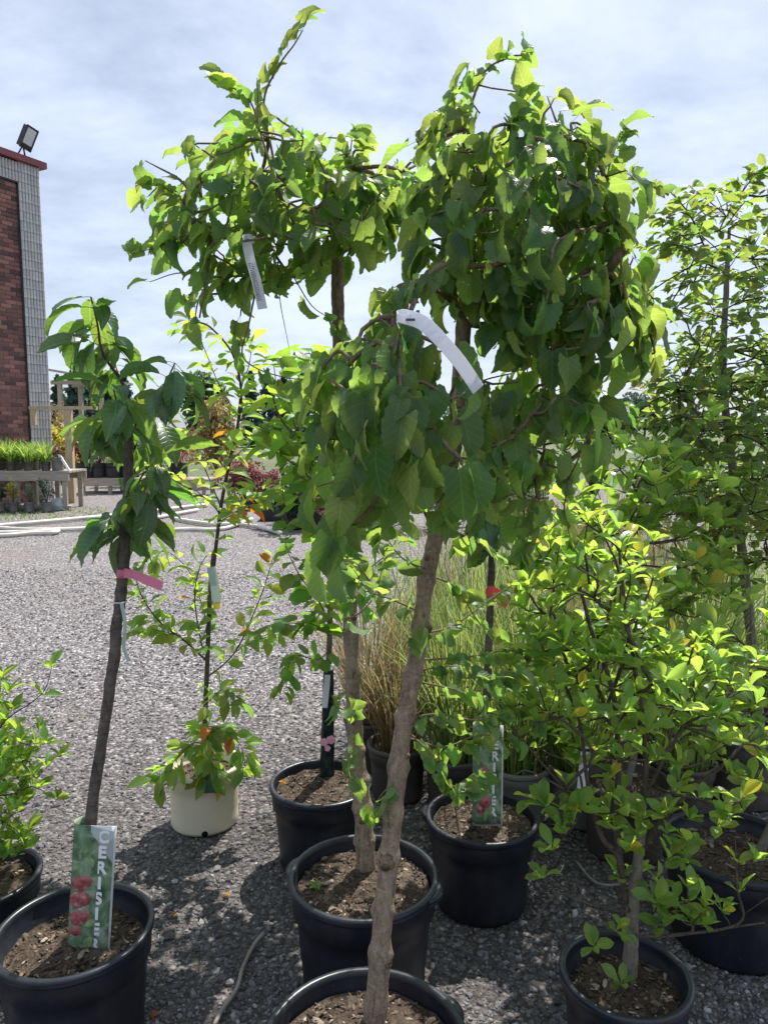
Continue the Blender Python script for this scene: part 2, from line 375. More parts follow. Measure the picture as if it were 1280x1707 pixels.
# ------------------------------------------------------------------ ground
def ground():
    xs = np.concatenate([np.array([-900, -300, -80, -25]), np.linspace(-8, 8, 41), np.array([25, 80, 300, 900])])
    ys = np.concatenate([np.array([-60, -10]), np.linspace(0, 24, 61), np.array([40, 90, 250, 700, 2000])])
    mb = MB(); X, Y = np.meshgrid(xs, ys); Z = np.zeros_like(X)
    near = (np.abs(X) < 8.1) & (Y > .1) & (Y < 23.9)
    Z += np.where(near, .006 * np.sin(X * 2.1 + 1) * np.cos(Y * 1.7) - .006, 0)
    n, m_ = X.shape
    mb.add(np.stack([X.ravel(), Y.ravel(), Z.ravel()], 1), [(i * m_ + j, i * m_ + j + 1, (i + 1) * m_ + j + 1, (i + 1) * m_ + j) for i in range(n - 1) for j in range(m_ - 1)])
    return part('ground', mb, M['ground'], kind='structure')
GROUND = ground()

ICO_V = None
def ico():
    p = (1 + 5 ** .5) / 2
    v = np.array([(-1, p, 0), (1, p, 0), (-1, -p, 0), (1, -p, 0), (0, -1, p), (0, 1, p), (0, -1, -p), (0, 1, -p), (p, 0, -1), (p, 0, 1), (-p, 0, -1), (-p, 0, 1)], float)
    v /= np.linalg.norm(v[0])
    f = np.array([(0, 11, 5), (0, 5, 1), (0, 1, 7), (0, 7, 10), (0, 10, 11), (1, 5, 9), (5, 11, 4), (11, 10, 2), (10, 7, 6), (7, 1, 8), (3, 9, 4), (3, 4, 2), (3, 2, 6), (3, 6, 8), (3, 8, 9), (4, 9, 5), (2, 4, 11), (6, 2, 10), (8, 6, 7), (9, 8, 1)])
    return v, f
def chunks(pos, size, squash=(.45, .8), elong=1.0, rg=R):
    v, f = ico(); n = len(pos)
    V = v[None] * (1 + rg.uniform(-.28, .28, (n, 12, 1)))
    sc = np.stack([np.ones(n) * elong * rg.uniform(.8, 1.3, n), rg.uniform(.6, 1., n), rg.uniform(*squash, n)], 1) * size[:, None]
    V = V * sc[:, None, :]
    a = rg.uniform(0, 2 * math.pi, n); tx = rg.uniform(-.4, .4, n)
    c, s = np.cos(tx)[:, None], np.sin(tx)[:, None]
    y = V[..., 1] * c - V[..., 2] * s; z = V[..., 1] * s + V[..., 2] * c
    c, s = np.cos(a)[:, None], np.sin(a)[:, None]
    x2 = V[..., 0] * c - y * s; y2 = V[..., 0] * s + y * c
    V = np.stack([x2, y2, z], -1) + pos[:, None, :]
    Fc = f[None] + (np.arange(n) * 12)[:, None, None]
    return V.reshape(-1, 3), Fc.reshape(-1, 3)
def gravel():
    pts = []
    n = 84000
    d = 1.15 * (8.5 / 1.15) ** R.uniform(0, 1, n) ** .9
    x = R.uniform(-1, 1, n) * (.58 * d + .25)
    size = R.choice([.0032, .0044, .006, .009], n, p=[.36, .36, .22, .06]) * R.uniform(.8, 1.25, n) * (1 + .06 * d)
    big = R.uniform(0, 1, n) < .004; size = np.where(big, R.uniform(.012, .019, n), size)
    z = .006 * np.sin(x * 2.1 + 1) * np.cos(d * 1.7) - .006 + size * .22
    V, Fc = chunks(np.stack([x, d, z], 1), size)
    o = bpy.data.objects.new('gravel', tri_mesh('gravel', V, Fc, M['gravel'])); COL.objects.link(o)
    tag(o, 'loose grey crushed stone covering the nursery yard', 'gravel', kind='stuff')
gravel()

# ------------------------------------------------------------------ leaves
LEAF = {}
def leaf_shape(kind, k, wfun, width, rows=10, serr=0.0, fold=.18, droop=.5, ripple=.03, pet=.35, cord=0.0, mat=None, petr=.008):
    rg = np.random.RandomState(100 + k * 7 + sum(map(ord, kind)))
    fo = fold * rg.uniform(.3, 1.5); dr = droop * rg.uniform(.3, 1.5); tw = rg.uniform(-.5, .5); side = rg.uniform(-.15, .15); ph = rg.uniform(0, 6)
    cols = (-1, -.55, 0, .55, 1); V = []; UV = []
    for i in range(rows + 1):
        v = i / rows
        w = wfun(v) * width * .5
        for c in cols:
            ww = w
            if abs(c) == 1 and serr: ww = w * (1 + (serr if i % 2 else -serr))
            x = c * ww * (1 + rg.uniform(-.04, .04)); y = v - cord * abs(c) * (1 - v) ** 5
            if abs(c) == 1 and serr and 0 < i < rows: y += (.5 / rows) * .5 * (-1 if i % 2 else 1)
            z = fo * abs(x) * 1.2 + ripple * math.sin(v * 9 + ph + (2 if c < 0 else 0)) * abs(c) ** 2 * (1 - .4 * v)
            x += side * v * v
            a = tw * v; x, z = x * math.cos(a) - z * math.sin(a), x * math.sin(a) + z * math.cos(a)
            ang = dr * v                       # bend the blade downwards along an arc
            yy = math.sin(ang) / dr if dr > 1e-3 else v
            zz = -(1 - math.cos(ang)) / dr if dr > 1e-3 else 0
            yy += (y - v); V.append((x, yy + z * math.sin(ang), zz + z * math.cos(ang))); UV.append((c * w + .5, v))
    nC = len(cols); fs = [(i * nC + j, i * nC + j + 1, (i + 1) * nC + j + 1, (i + 1) * nC + j) for i in range(rows) for j in range(nC - 1)]
    # petiole: thin three-sided stalk behind the blade
    b = len(V)
    for yy, zz in ((.02, 0), (-pet * .5, -.02 * pet), (-pet, -.12 * pet)):
        for a in (0, 2.1, 4.2): V.append((petr * math.cos(a), yy, zz + petr * math.sin(a))); UV.append((.5, .5))
    for i in range(2):
        for j in range(3): fs.append((b + i * 3 + j, b + i * 3 + (j + 1) % 3, b + i * 3 + 3 + (j + 1) % 3, b + i * 3 + 3 + j))
    V = np.array(V); V[:, 1] += pet; V[:, 2] += .12 * pet
    me = bpy.data.meshes.new(kind + '_leaf'); me.from_pydata(V.tolist(), [], fs)
    me.polygons.foreach_set('use_smooth', np.ones(len(me.polygons), bool))
    ul = me.uv_layers.new(name='UVMap'); li = np.zeros(len(me.loops), np.int32); me.loops.foreach_get('vertex_index', li)
    ul.data.foreach_set('uv', np.array(UV, np.float32)[li].ravel()); me.materials.append(M[mat]); me.update()
    q = np.array(fs, np.int32)
    return me, V, q, np.array(UV, np.float32)
def heart(v): return (max(0, math.sin(math.pi * min(1, .16 + .84 * v) ** .72)) ** .75) * (1 if v < .999 else 0) + (.0)
def oval(v): return math.sin(math.pi * v ** .85) ** .8 if 0 < v < 1 else 0.02
def lance(v): return math.sin(math.pi * v ** .9) ** 1.05 if 0 < v < 1 else 0.02
def obov(v): return math.sin(math.pi * v ** 1.5) ** .72 if 0 < v < 1 else 0.05
def orb(v): return math.sin(math.pi * (.05 + .95 * v) ** .75) ** .62 if v < 1 else 0.02
NV = 14
for k in range(NV):
    for kind, a in {'mulberry': dict(wfun=heart, width=.76, rows=14, serr=.055, fold=.46, droop=.9, ripple=.06, pet=.32, cord=.13, mat='mulberry_leaf'),
                    'cherry': dict(wfun=lance, width=.40, rows=12, serr=.03, fold=.42, droop=1.0, ripple=.02, pet=.22, mat='cherry_leaf'),
                    'young': dict(wfun=lance, width=.50, rows=8, fold=.4, droop=.5, ripple=.015, pet=.22, mat='young_leaf'),
                    'autumn': dict(wfun=oval, width=.55, rows=8, fold=.4, droop=.6, ripple=.02, pet=.22, mat='autumn_leaf'),
                    'round': dict(wfun=orb, width=.80, rows=10, serr=.03, fold=.25, droop=.5, ripple=.03, pet=.25, cord=.05, mat='round_leaf'),
                    'magnolia': dict(wfun=obov, width=.50, rows=8, fold=.38, droop=.55, ripple=.025, pet=.10, mat='magnolia_leaf'),
                    'crab': dict(wfun=lance, width=.55, rows=6, serr=.04, fold=.35, droop=.5, ripple=.02, pet=.25, mat='crab_leaf'),
                    'azalea': dict(wfun=lance, width=.40, rows=6, fold=.35, droop=.45, ripple=.015, pet=.06, mat='azalea_leaf')}.items():
        LEAF.setdefault(kind, []).append(leaf_shape(kind, k, **a))

def leaf_matrix(base, direction, normal, L):
    y = unit(direction); z = np.asarray(normal, float); z = unit(z - y * z.dot(y)); x = np.cross(y, z)
    m = np.eye(4); m[:3, 0] = x * L; m[:3, 1] = y * L; m[:3, 2] = z * L; m[:3, 3] = base
    return m
def put_leaves(parent, leaves, limit=300, rest_name='dense_leaves'):
    """leaves: (kind, 4x4). The nearest ones in view are objects of their own, the others one joined part."""
    if not leaves: return
    sc = []
    for kd, m in leaves:
        u, v, zc_ = PIX(m[:3, 3] + m[:3, 1] * .6)
        L = np.linalg.norm(m[:3, 1]); s = L / max(zc_, .3)
        if not (-30 < u < 1310 and -30 < v < 1737): s *= .05
        sc.append(s)
    order = np.argsort(sc)[::-1]
    for i in order[:limit]:
        kd, m = leaves[i]; me = LEAF[kd][R.randint(NV)][0]
        piece('leaf', me, parent, Matrix(m.tolist()))
    if len(order) > limit:
        org = ORG[parent.name]; byk = {}
        for i in order[limit:]: byk.setdefault(leaves[i][0], []).append(leaves[i][1])
        for kd, ms in byk.items():
            Vs, Fs, Us, k = [], [], [], 0
            for m in ms:
                me, V, q, UV = LEAF[kd][R.randint(NV)]
                Vs.append(V @ m[:3, :3].T + m[:3, 3] - org); Fs.append(q + k); Us.append(UV); k += len(V)
            me = tri_mesh(rest_name, np.concatenate(Vs), np.concatenate(Fs), M[kd + '_leaf'], True)
            ul = me.uv_layers.new(name='UVMap'); li = np.zeros(len(me.loops), np.int32); me.loops.foreach_get('vertex_index', li)
            ul.data.foreach_set('uv', np.concatenate(Us)[li].ravel())
            o = bpy.data.objects.new(rest_name, me); COL.objects.link(o); o.parent = parent; tag(o, kind='stuff')

# ------------------------------------------------------------------ branching
def catmull(pts, sub=4):
    pts = np.asarray(pts, float)
    if len(pts) < 3: return np.linspace(pts[0], pts[-1], sub + 1)
    p = np.vstack([2 * pts[0] - pts[1], pts, 2 * pts[-1] - pts[-2]]); out = []
    for i in range(1, len(p) - 2):
        for t in np.arange(sub) / sub:
            a, b, c, d = p[i - 1], p[i], p[i + 1], p[i + 2]
            out.append(.5 * ((2 * b) + (c - a) * t + (2 * a - 5 * b + 4 * c - d) * t * t + (3 * b - a - 3 * c + d) * t ** 3))
    out.append(p[-2]); return np.array(out)
def poly_sample(poly, n, rg=R):
    poly = np.asarray(poly, float); lo, hi = poly.min(0), poly.max(0); out = []
    a, b = poly, np.roll(poly, -1, 0)
    while len(out) < n:
        q = rg.uniform(lo, hi)
        c = ((a[:, 1] > q[1]) != (b[:, 1] > q[1])) & (q[0] < (b[:, 0] - a[:, 0]) * (q[1] - a[:, 1]) / (b[:, 1] - a[:, 1] + 1e-12) + a[:, 0])
        if c.sum() % 2:
            ab = b - a; t = np.clip(((q - a) * ab).sum(1) / (ab ** 2).sum(1), 0, 1)
            out.append((q[0], q[1], np.linalg.norm(a + ab * t[:, None] - q, axis=1).min()))
    return np.array(out)
def fill(poly, n, dc, dr, soft=90, rg=R):
    s = poly_sample(poly, n, rg); th = np.minimum(1, s[:, 2] / soft)
    u = rg.uniform(-1, 1, n); u = np.sign(u) * np.abs(u) ** .75
    s[:, :2] += rg.normal(0, 1, (n, 2)) * np.where(rg.uniform(0, 1, n) < .13, 36, 12)[:, None]     # ragged outline
    return np.array([P(x, y, dc + dr * uu * (.25 + .75 * t)) for (x, y, _), uu, t in zip(s, u, th)])
def mst(roots, pts, bf=.35):
    """greedy balanced spanning tree: returns nodes, parent index (-1 for roots)"""
    N = [np.asarray(p, float) for p in roots]; par = [-1] * len(N); plen = [0.0] * len(N)
    pts = np.asarray(pts, float); left = np.ones(len(pts), bool)
    best = np.full(len(pts), 1e9); bi = np.zeros(len(pts), int)
    def relax(k):
        c = np.linalg.norm(pts - N[k], axis=1) + bf * plen[k]
        m = c < best; best[m] = c[m]; bi[m] = k
    for k in range(len(N)): relax(k)
    while left.any():
        i = int(np.argmin(np.where(left, best, 1e9))); left[i] = False; p = bi[i]
        N.append(pts[i]); par.append(p); plen.append(plen[p] + np.linalg.norm(pts[i] - N[p])); relax(len(N) - 1)
    return np.array(N), np.array(par), len(roots)
def branch_mesh(mb, N, par, nroot, rmin=.0016, k=.0011, rmax=.012, sides=5, sag=.0):
    cnt = np.ones(len(N))
    for i in range(len(N) - 1, nroot - 1, -1):
        if par[i] >= 0: cnt[par[i]] += cnt[i]
    rad = np.minimum(rmax, rmin + k * np.sqrt(cnt - 1))
    done = np.zeros(len(N), bool); depth = np.zeros(len(N))
    order = np.argsort(-np.array([np.linalg.norm(N[i] - N[0]) for i in range(len(N))]))
    haschild = np.zeros(len(N), bool); haschild[par[par >= 0]] = True
    for i in order:
        if i < nroot or haschild[i]: continue
        ch = [i]; j = i
        while par[j] >= 0 and not done[j]:
            done[j] = True; j = par[j]; ch.append(j)
        pts = N[ch][::-1]; rr = rad[ch][::-1].copy(); rr[0] = min(rr[0], rr[1] * 1.15) if len(rr) > 1 else rr[0]
        if len(pts) < 2: continue
        c = catmull(pts, 3); ri = np.interp(np.linspace(0, 1, len(c)), np.linspace(0, 1, len(rr)), rr)
        c[1:-1] += R.normal(0, .0010, (len(c) - 2, 3))
        mb.tube(c, ri, sides, jitter=.08)
def trunk_mesh(mb, pts, radii, sides=16, knots=(), bump=.04, sub=16):
    c = catmull(pts, sub); rr = np.interp(np.linspace(0, 1, len(c)), np.linspace(0, 1, len(radii)), radii)
    s = np.linspace(0, 1, len(c))
    rr = rr * (1 + bump * np.sin(s * 37 + 1) * np.sin(s * 91))
    for kpos, amt in knots: rr = rr * (1 + amt * .8 * np.exp(-((s - kpos) / .006) ** 2) + amt * .15 * np.exp(-((s - kpos + .01) / .02) ** 2))
    if knots:
        for kpos, amt in knots: c = c + (np.array((R.uniform(-1, 1), R.uniform(-1, 1), 0)) * rr.mean() * .16)[None] * np.exp(-((s - kpos) / .022) ** 2)[:, None]
    mb.tube(c, rr, sides, jitter=.05); return c, rr

# ================================================================== building
def building():
    C = np.array((-7.54, 17.0)); U = unit((.544, 1.0)); Nn = np.array((U[1], -U[0]))      # wall line runs back to the corner C
    LEN, TOP, DEPTH = 9.0, 7.2, 9.0
    rot = np.array([[U[0], Nn[0], 0], [U[1], Nn[1], 0], [0, 0, 1]])            # columns: along, outward, up
    def W(t, n, z):                                                           # t metres from the corner back towards the camera
        p = C - U * t + Nn * n; return np.array((p[0], p[1], z))
    b = thing('brick_building', W(0, 0, 0), 'dark red brick building with a ribbed grey block corner and maroon roof edge', 'building')
    mb = MB(); mb.box(W(LEN / 2, -DEPTH / 2 - .02, TOP / 2 - .01), (LEN / 2, DEPTH / 2, TOP / 2), rot)
    wall = part('wall', mb, M['mortar'], b, smooth=False)
    PIL, BAND = .52, .44
    me_b = MB(); me_b.box((0, 0, 0), (.121, .03, .0385)); mesh_b = me_b.mesh('brick', M['brick'], smooth=False)
    rest = MB(); n_obj = 0; course = .09; rows = int((TOP - BAND) / course)
    Mr = Matrix([[rot[0][0], rot[0][1], 0, 0], [rot[1][0], rot[1][1], 0, 0], [0, 0, 1, 0], [0, 0, 0, 1]])
    for r in range(rows):
        for k in range(int((LEN - PIL) / .252)):
            t = PIL + .126 + k * .252 + (.126 if r % 2 else 0); z = course * (r + .5)
            if t + .126 > LEN: continue
            c = W(t, -.02 + R.uniform(-.002, .003), z)
            if k < 4 and n_obj < 300 and z > 1.0:
                m = Mr.copy(); m.translation = Vector(c); piece('brick', mesh_b, wall, m); n_obj += 1
            else: rest.box(c, (.121, .03, .0385), rot)
        if r % 2:
            rest.box(W(PIL + .062, -.02, course * (r + .5)), (.058, .03, .0385), rot)
    part('brick_courses', rest, M['brick'], wall, smooth=False, kind='stuff')
    # ribbed blocks at the corner and under the coping
    back = MB(); back.box(W(PIL / 2, .03, TOP / 2), (PIL / 2 - .004, .045, TOP / 2 - .005), rot)
    back.box(W(LEN / 2 + PIL / 2, .03, TOP - BAND / 2), (LEN / 2 - PIL / 2, .045, BAND / 2 - .005), rot)
    pil = part('corner_pilaster', back, M['dark_joint'], b, smooth=False)
    rb = MB(); nr = 7
    ang = np.linspace(0, math.pi, 6); h2 = .096; w = PIL / nr / 2 - .006
    prof = np.stack([-np.cos(ang) * w, np.sin(ang) * .035 + .004], 1)
    V = [(x, y, z) for z in (-h2, h2) for x, y in prof]
    rb.add(V, [(j, j + 1, j + 7, j + 6) for j in range(5)] + [tuple(range(6))[::-1], tuple(range(6, 12))]); mesh_r = rb.mesh('ribbed_block', M['concrete'], smooth=False)
    band = MB(); cnt = 0
    for r in range(int(TOP / .2)):
        for k in range(nr):
            c = W(PIL / nr * (k + .5), .074, .2 * r + .1)
            m = Mr.copy(); m.translation = Vector(c)
            if cnt < 300: piece('ribbed_block', mesh_r, pil, m); cnt += 1
    for r in range(2):
        for k in range(int((LEN - PIL) / (PIL / nr))):
            c = W(PIL + PIL / nr * (k + .5), .074, TOP - .12 - .2 * r)
            band.add(np.array(V) @ rot.T + c, [(j, j + 1, j + 7, j + 6) for j in range(5)])
    part('ribbed_band', band, M['concrete'], pil, smooth=False, kind='stuff')
    cp = MB(); cp.box(W(LEN / 2 - .06, -DEPTH / 2 + .09, TOP + .07), (LEN / 2 + .06, DEPTH / 2 + .11, .065), rot)
    part('coping', cp, M['coping'], b, smooth=False)
    rf = MB(); rf.box(W(LEN / 2, -DEPTH / 2 + .0, TOP + .165), (LEN / 2 - .02, DEPTH / 2 + .04, .03), rot)
    part('roof_edge', rf, M['roof_dark'], b, smooth=False)
    # floodlight standing on the roof edge
    base = W(.28, -.05, TOP + .195)
    fl = thing('floodlight', base, 'black floodlight tilted up on the roof edge of the brick building', 'floodlight')
    ex = np.array((.95, -.30, 0)); up = unit((.45, -.05, .9)); ex = unit(ex - up * ex.dot(up)); ey = np.cross(up, ex); rr = np.stack([ex, ey, up], 1)
    cc = base + np.array((.14, -.05, .36))
    h = MB(); h.box(cc, (.045, .16, .22), rr); hd = part('lamp_housing', h, M['dark_metal'], fl, smooth=False)
    g = MB(); g.box(cc + ex * .048 + up * .035, (.006, .125, .165), rr); part('lens', g, M['lamp_glass'], hd, smooth=False)
    fr = MB()
    for q in (-1, 1): fr.box(cc + ex * .052 + ey * q * .145, (.012, .016, .24), rr)
    for q in (-.225, -.16, .225): fr.box(cc + ex * .053 + up * q, (.011, .145, .016), rr)
    part('lens_frame', fr, M['dark_metal'], hd, smooth=False)
    br = MB(); br.tube([base + (-.14, .02, 0), base + (-.02, 0, .17), cc - ex * .05 - up * .1], [.018] * 3, 6); br.tube([base + (.05, 0, 0), cc - up * .22], [.02] * 2, 6)
    part('bracket', br, M['dark_metal'], fl)
building()

# ================================================================== background
def cards(mb, pts, size, rg=R, up=.3, thin=.55):
    pts = np.asarray(pts); n = len(pts)
    d = rg.normal(0, 1, (n, 3)); d[:, 2] -= up; d /= np.linalg.norm(d, axis=1)[:, None]
    e = np.cross(d, rg.normal(0, 1, (n, 3))); e /= np.maximum(np.linalg.norm(e, axis=1), 1e-6)[:, None]
    s = size * rg.uniform(.6, 1.35, n)[:, None]
    nn = np.cross(d, e)
    V = np.stack([pts - d * s, pts + e * s * thin + nn * s * .15, pts + d * s, pts - e * s * thin + nn * s * .15], 1).reshape(-1, 3)
    mb.add(V, [(4 * i, 4 * i + 1, 4 * i + 2, 4 * i + 3) for i in range(n)])
def blob(c, rad, n, k=9, rg=R, flat=1.0):
    c = np.asarray(c, float); rad = np.asarray(rad, float); out = []
    cl = rg.normal(0, 1, (k, 3)); cl /= np.linalg.norm(cl, axis=1)[:, None]; cl *= rg.uniform(.25, .72, (k, 1))
    for i in range(k):
        m = n // k; p = rg.normal(0, 1, (m, 3)); p /= np.linalg.norm(p, axis=1)[:, None]; p *= rg.uniform(.5, 1, (m, 1)) ** .5 * rg.uniform(.3, .52)
        out.append(cl[i] + p)
    return c + np.concatenate(out) * rad
def far_tree(name, base, h, rad, mat, label, n=1400, size=.22, k=14, group=None, trunkfrac=.3, cat='tree'):
    base = np.asarray(base, float); t = thing(name, base, label, cat, group)
    mb = MB(); top = base + (0, 0, h * .75)
    mb.tube(catmull([base - (0, 0, .05), base + (rad * .05, 0, h * .3), top], 4), np.linspace(h * .028, h * .008, 9), 7)
    for q in range(6):
        a = q * 1.05 + R.uniform(0, 1); s0 = base + (0, 0, h * R.uniform(trunkfrac, .55))
        mb.tube(catmull([s0, s0 + np.array((math.cos(a) * rad * .35, math.sin(a) * rad * .35, h * .16)), s0 + np.array((math.cos(a) * rad * .7, math.sin(a) * rad * .7, h * .24))], 3), np.linspace(h * .011, h * .003, 7), 5)
    part('trunk', mb, M['dark_twig'], t)
    cr_ = MB(); cz = h * (1 + trunkfrac) / 2
    cards(cr_, blob(base + (0, 0, cz), (rad, rad, h * (1 - trunkfrac) / 2 * 1.08), n, k), size)
    part('crown', cr_, M[mat], t, smooth=False); return t
def conifer(base, h, rad, label, group):
    base = np.asarray(base, float); t = thing('spruce_tree', base, label, 'tree', group)
    mb = MB(); mb.tube([base - (0, 0, .05), base + (0, 0, h * .95)], [h * .02, h * .004], 6); part('trunk', mb, M['dark_twig'], t)
    n = 1500; z = R.uniform(.06, 1, n); tier = .75 + .25 * np.cos(z * 60); r = rad * (1 - z) ** .9 * tier * np.sqrt(R.uniform(.1, 1, n)); a = R.uniform(0, 6.28, n)
    cr_ = MB(); cards(cr_, base + np.stack([r * np.cos(a), r * np.sin(a), z * h - r * .25], 1), h * .035, up=.8); part('crown', cr_, M['far_conifer'], t, smooth=False)
for i, (px, d, h) in enumerate([(100, 62, 6.4), (128, 58, 7.0), (150, 64, 7.6), (182, 60, 6.6), (210, 66, 7.2), (330, 70, 6.4), (420, 66, 7.2), (448, 70, 7.6), (475, 64, 6.8), (505, 72, 7.4), (540, 68, 7.0)]):
    conifer(np.append(P(px, 715, d)[:2], 0), h * .92, h * .34, 'dark spruce in the far row behind the nursery', 'spruces along the far edge of the yard')
far_tree('broadleaf_tree', np.append(P(345, 715, 60)[:2], 0), 6.2, 2.6, 'far_green', 'rounded green tree rising behind the bronze shrub', 1800, .25, group='trees along the far edge of the yard')
far_tree('broadleaf_tree', np.append(P(1072, 715, 85)[:2], 0), 6.0, 3.6, 'far_dark', 'lone dark rounded tree on the skyline past the dry grasses', 3600, .22, 22, trunkfrac=.12)
far_tree('broadleaf_tree', np.append(P(1160, 715, 80)[:2], 0), 4.2, 3.6, 'far_green', 'low green tree on the skyline next to the dark rounded tree', 1800, .25, trunkfrac=.1)
for px in (600, 680, 760, 860, 940, 1010, 1230, 1330):
    far_tree('broadleaf_tree', np.append(P(px, 715, R.uniform(70, 95))[:2], 0), R.uniform(2.6, 4.2), R.uniform(2.5, 4.5), 'far_dark', 'low dark tree in the distant hedge line', 1100, .3, group='low trees of the distant hedge line', trunkfrac=.08)

# pergola behind the building corner
pb = np.append(P(99, 715, 27)[:2], 0)
pg = thing('pergola', pb, 'weathered timber shelter with a pitched slatted roof behind the brick building', 'shelter')
for dx, dy in ((.1, 0), (1.55, 0), (.1, 1.8), (1.55, 1.8)):
    m_ = MB(); m_.box(pb + (dx, dy, 1.6), (.07, .07, 1.6)); part('post', m_, M['wood_grey'], pg, smooth=False)
for k in range(9):
    m_ = MB(); m_.box(pb + (.8, -.5 + k * .34, 3.50), (1.15, .13, .04), np.array([[.985, 0, .17], [0, 1, 0], [-.17, 0, .985]])); part('slat', m_, M['wood_grey'], pg, smooth=False)
for dy in (0, 1.8):
    m_ = MB(); m_.box(pb + (.8, dy, 3.24), (1.0, .06, .07)); part('beam', m_, M['wood_grey'], pg, smooth=False)

# ------------------------------------------------------------------ nursery pots
def pot(name, c, D, h, mat, label, cat='pot', group=None, rim=None, handles=False, soil=.035, ribs=0, chips=260, hole=False, flare=.80, seg=56, tilt=None):
    c = np.asarray(c, float); r = D / 2; t = thing(name, c, label, cat, group)
    rw = .012 if D > .25 else .008
    wob = (lambda a, z: 1 + .009 * np.cos(a * ribs) * (1 if .03 < z < h * .72 else 0)) if ribs else None
    rb = r * flare
    body = [(0.001, .004), (rb * .9, .004), (rb, .0), (rb + .004, .012)] + [(rb + (r - rw - rb) * q, h * q) for q in (.15, .3, .45, .6, .72)] + \
           [(r - rw * .85, h * .74), (r - rw * .6, h * .90), (r - rw * .7, h - .012)]
    inner = [(r - rw * 1.5, h - .012), (r - rw * 1.7, h * .86), (r - rw * 2.3, h * .84), (r - rw * 2.5, h - soil - .03), (.001, h - soil - .03)]
    mb = MB(); mb.lathe(body, c, seg, wob); bd = part('pot_wall', mb, M[mat], t)
    mb = MB(); mb.lathe([(r - rw * .75, h - .022), (r - .003, h - .022), (r, h - .016), (r, h - .004), (r - .003, h), (r - rw * .9, h + .001), (r - rw * 1.4, h - .002), (r - rw * 1.5, h - .013)], c, seg)
    part('rim', mb, M[rim or mat], t)
    mb = MB(); mb.lathe(inner, c, seg); part('inner_wall', mb, M[mat], t)
    # soil
    rs = r - rw * 2.2; n = 11; sg = 30; mb = MB(); V = [np.array((c[0], c[1], c[2] + h - soil + .012))]; ang = np.arange(sg) * 2 * math.pi / sg
    for i in range(1, n + 1):
        q = i / n; V.extend(np.stack([c[0] + rs * q * np.cos(ang), c[1] + rs * q * np.sin(ang), c[2] + h - soil + .012 * (1 - q) + R.uniform(-.006, .006, sg)], 1))
    fs = [(0, 1 + j, 1 + (j + 1) % sg) for j in range(sg)] + [(1 + (i - 1) * sg + j, 1 + i * sg + j, 1 + i * sg + (j + 1) % sg, 1 + (i - 1) * sg + (j + 1) % sg) for i in range(1, n) for j in range(sg)]
    mb.add(np.array(V), fs); so = part('soil', mb, M['soil'], t)
    if chips:
        chips = int(chips * 2.4)
        a = R.uniform(0, 6.28, chips); q = np.sqrt(R.uniform(0, 1, chips)) * rs * .96
        pos = np.stack([q * np.cos(a), q * np.sin(a), np.full(chips, h - soil) + .008 * (1 - q / rs) + R.uniform(0, .006, chips)], 1)
        V, Fc = chunks(pos, R.choice([.002, .0035, .0055, .009], chips, p=[.5, .32, .13, .05]), (.3, .6), 1.7)
        o = bpy.data.objects.new('mulch', tri_mesh('mulch', V, Fc, M['mulch'])); COL.objects.link(o); o.parent = so; tag(o, kind='stuff')
    if handles:
        for a0 in handles:
            mb = MB(); a = a0 + np.linspace(-.22, .22, 9)
            prof = [(r - .002, h - .03), (r + .016, h - .028), (r + .02, h - .016), (r + .014, h - .006), (r - .002, h - .008)]
            V = [(c[0] + (r - .002 + (rr - r + .002) * math.sin(math.pi * (i + .35) / 8.7)) * math.cos(q), c[1] + (r - .002 + (rr - r + .002) * math.sin(math.pi * (i + .35) / 8.7)) * math.sin(q), c[2] + zz) for i, q in enumerate(a) for rr, zz in prof]
            mb.add(V, [(i * 5 + j, i * 5 + j + 1, i * 5 + 6 + j, i * 5 + 5 + j) for i in range(8) for j in range(4)]); part('handle', mb, M[rim or mat], t)
    if hole:
        for a0 in hole:
            mb = MB(); d = np.array((math.cos(a0), math.sin(a0), 0)); p = c + d * (rb - .008)
            mb.tube([p + (0, 0, .012), p + d * .0125 + (0, 0, .012)], [.0125, .0125], 14); part('drain_hole', mb, M['hole'], t)
    if tilt: t.rotation_euler = tilt
    return t
def plastic_pot_small(c, D, h, mat, label, group):      # small pots standing far off
    return pot('nursery_pot', c, D, h, mat, label, group=group, chips=0, seg=18)

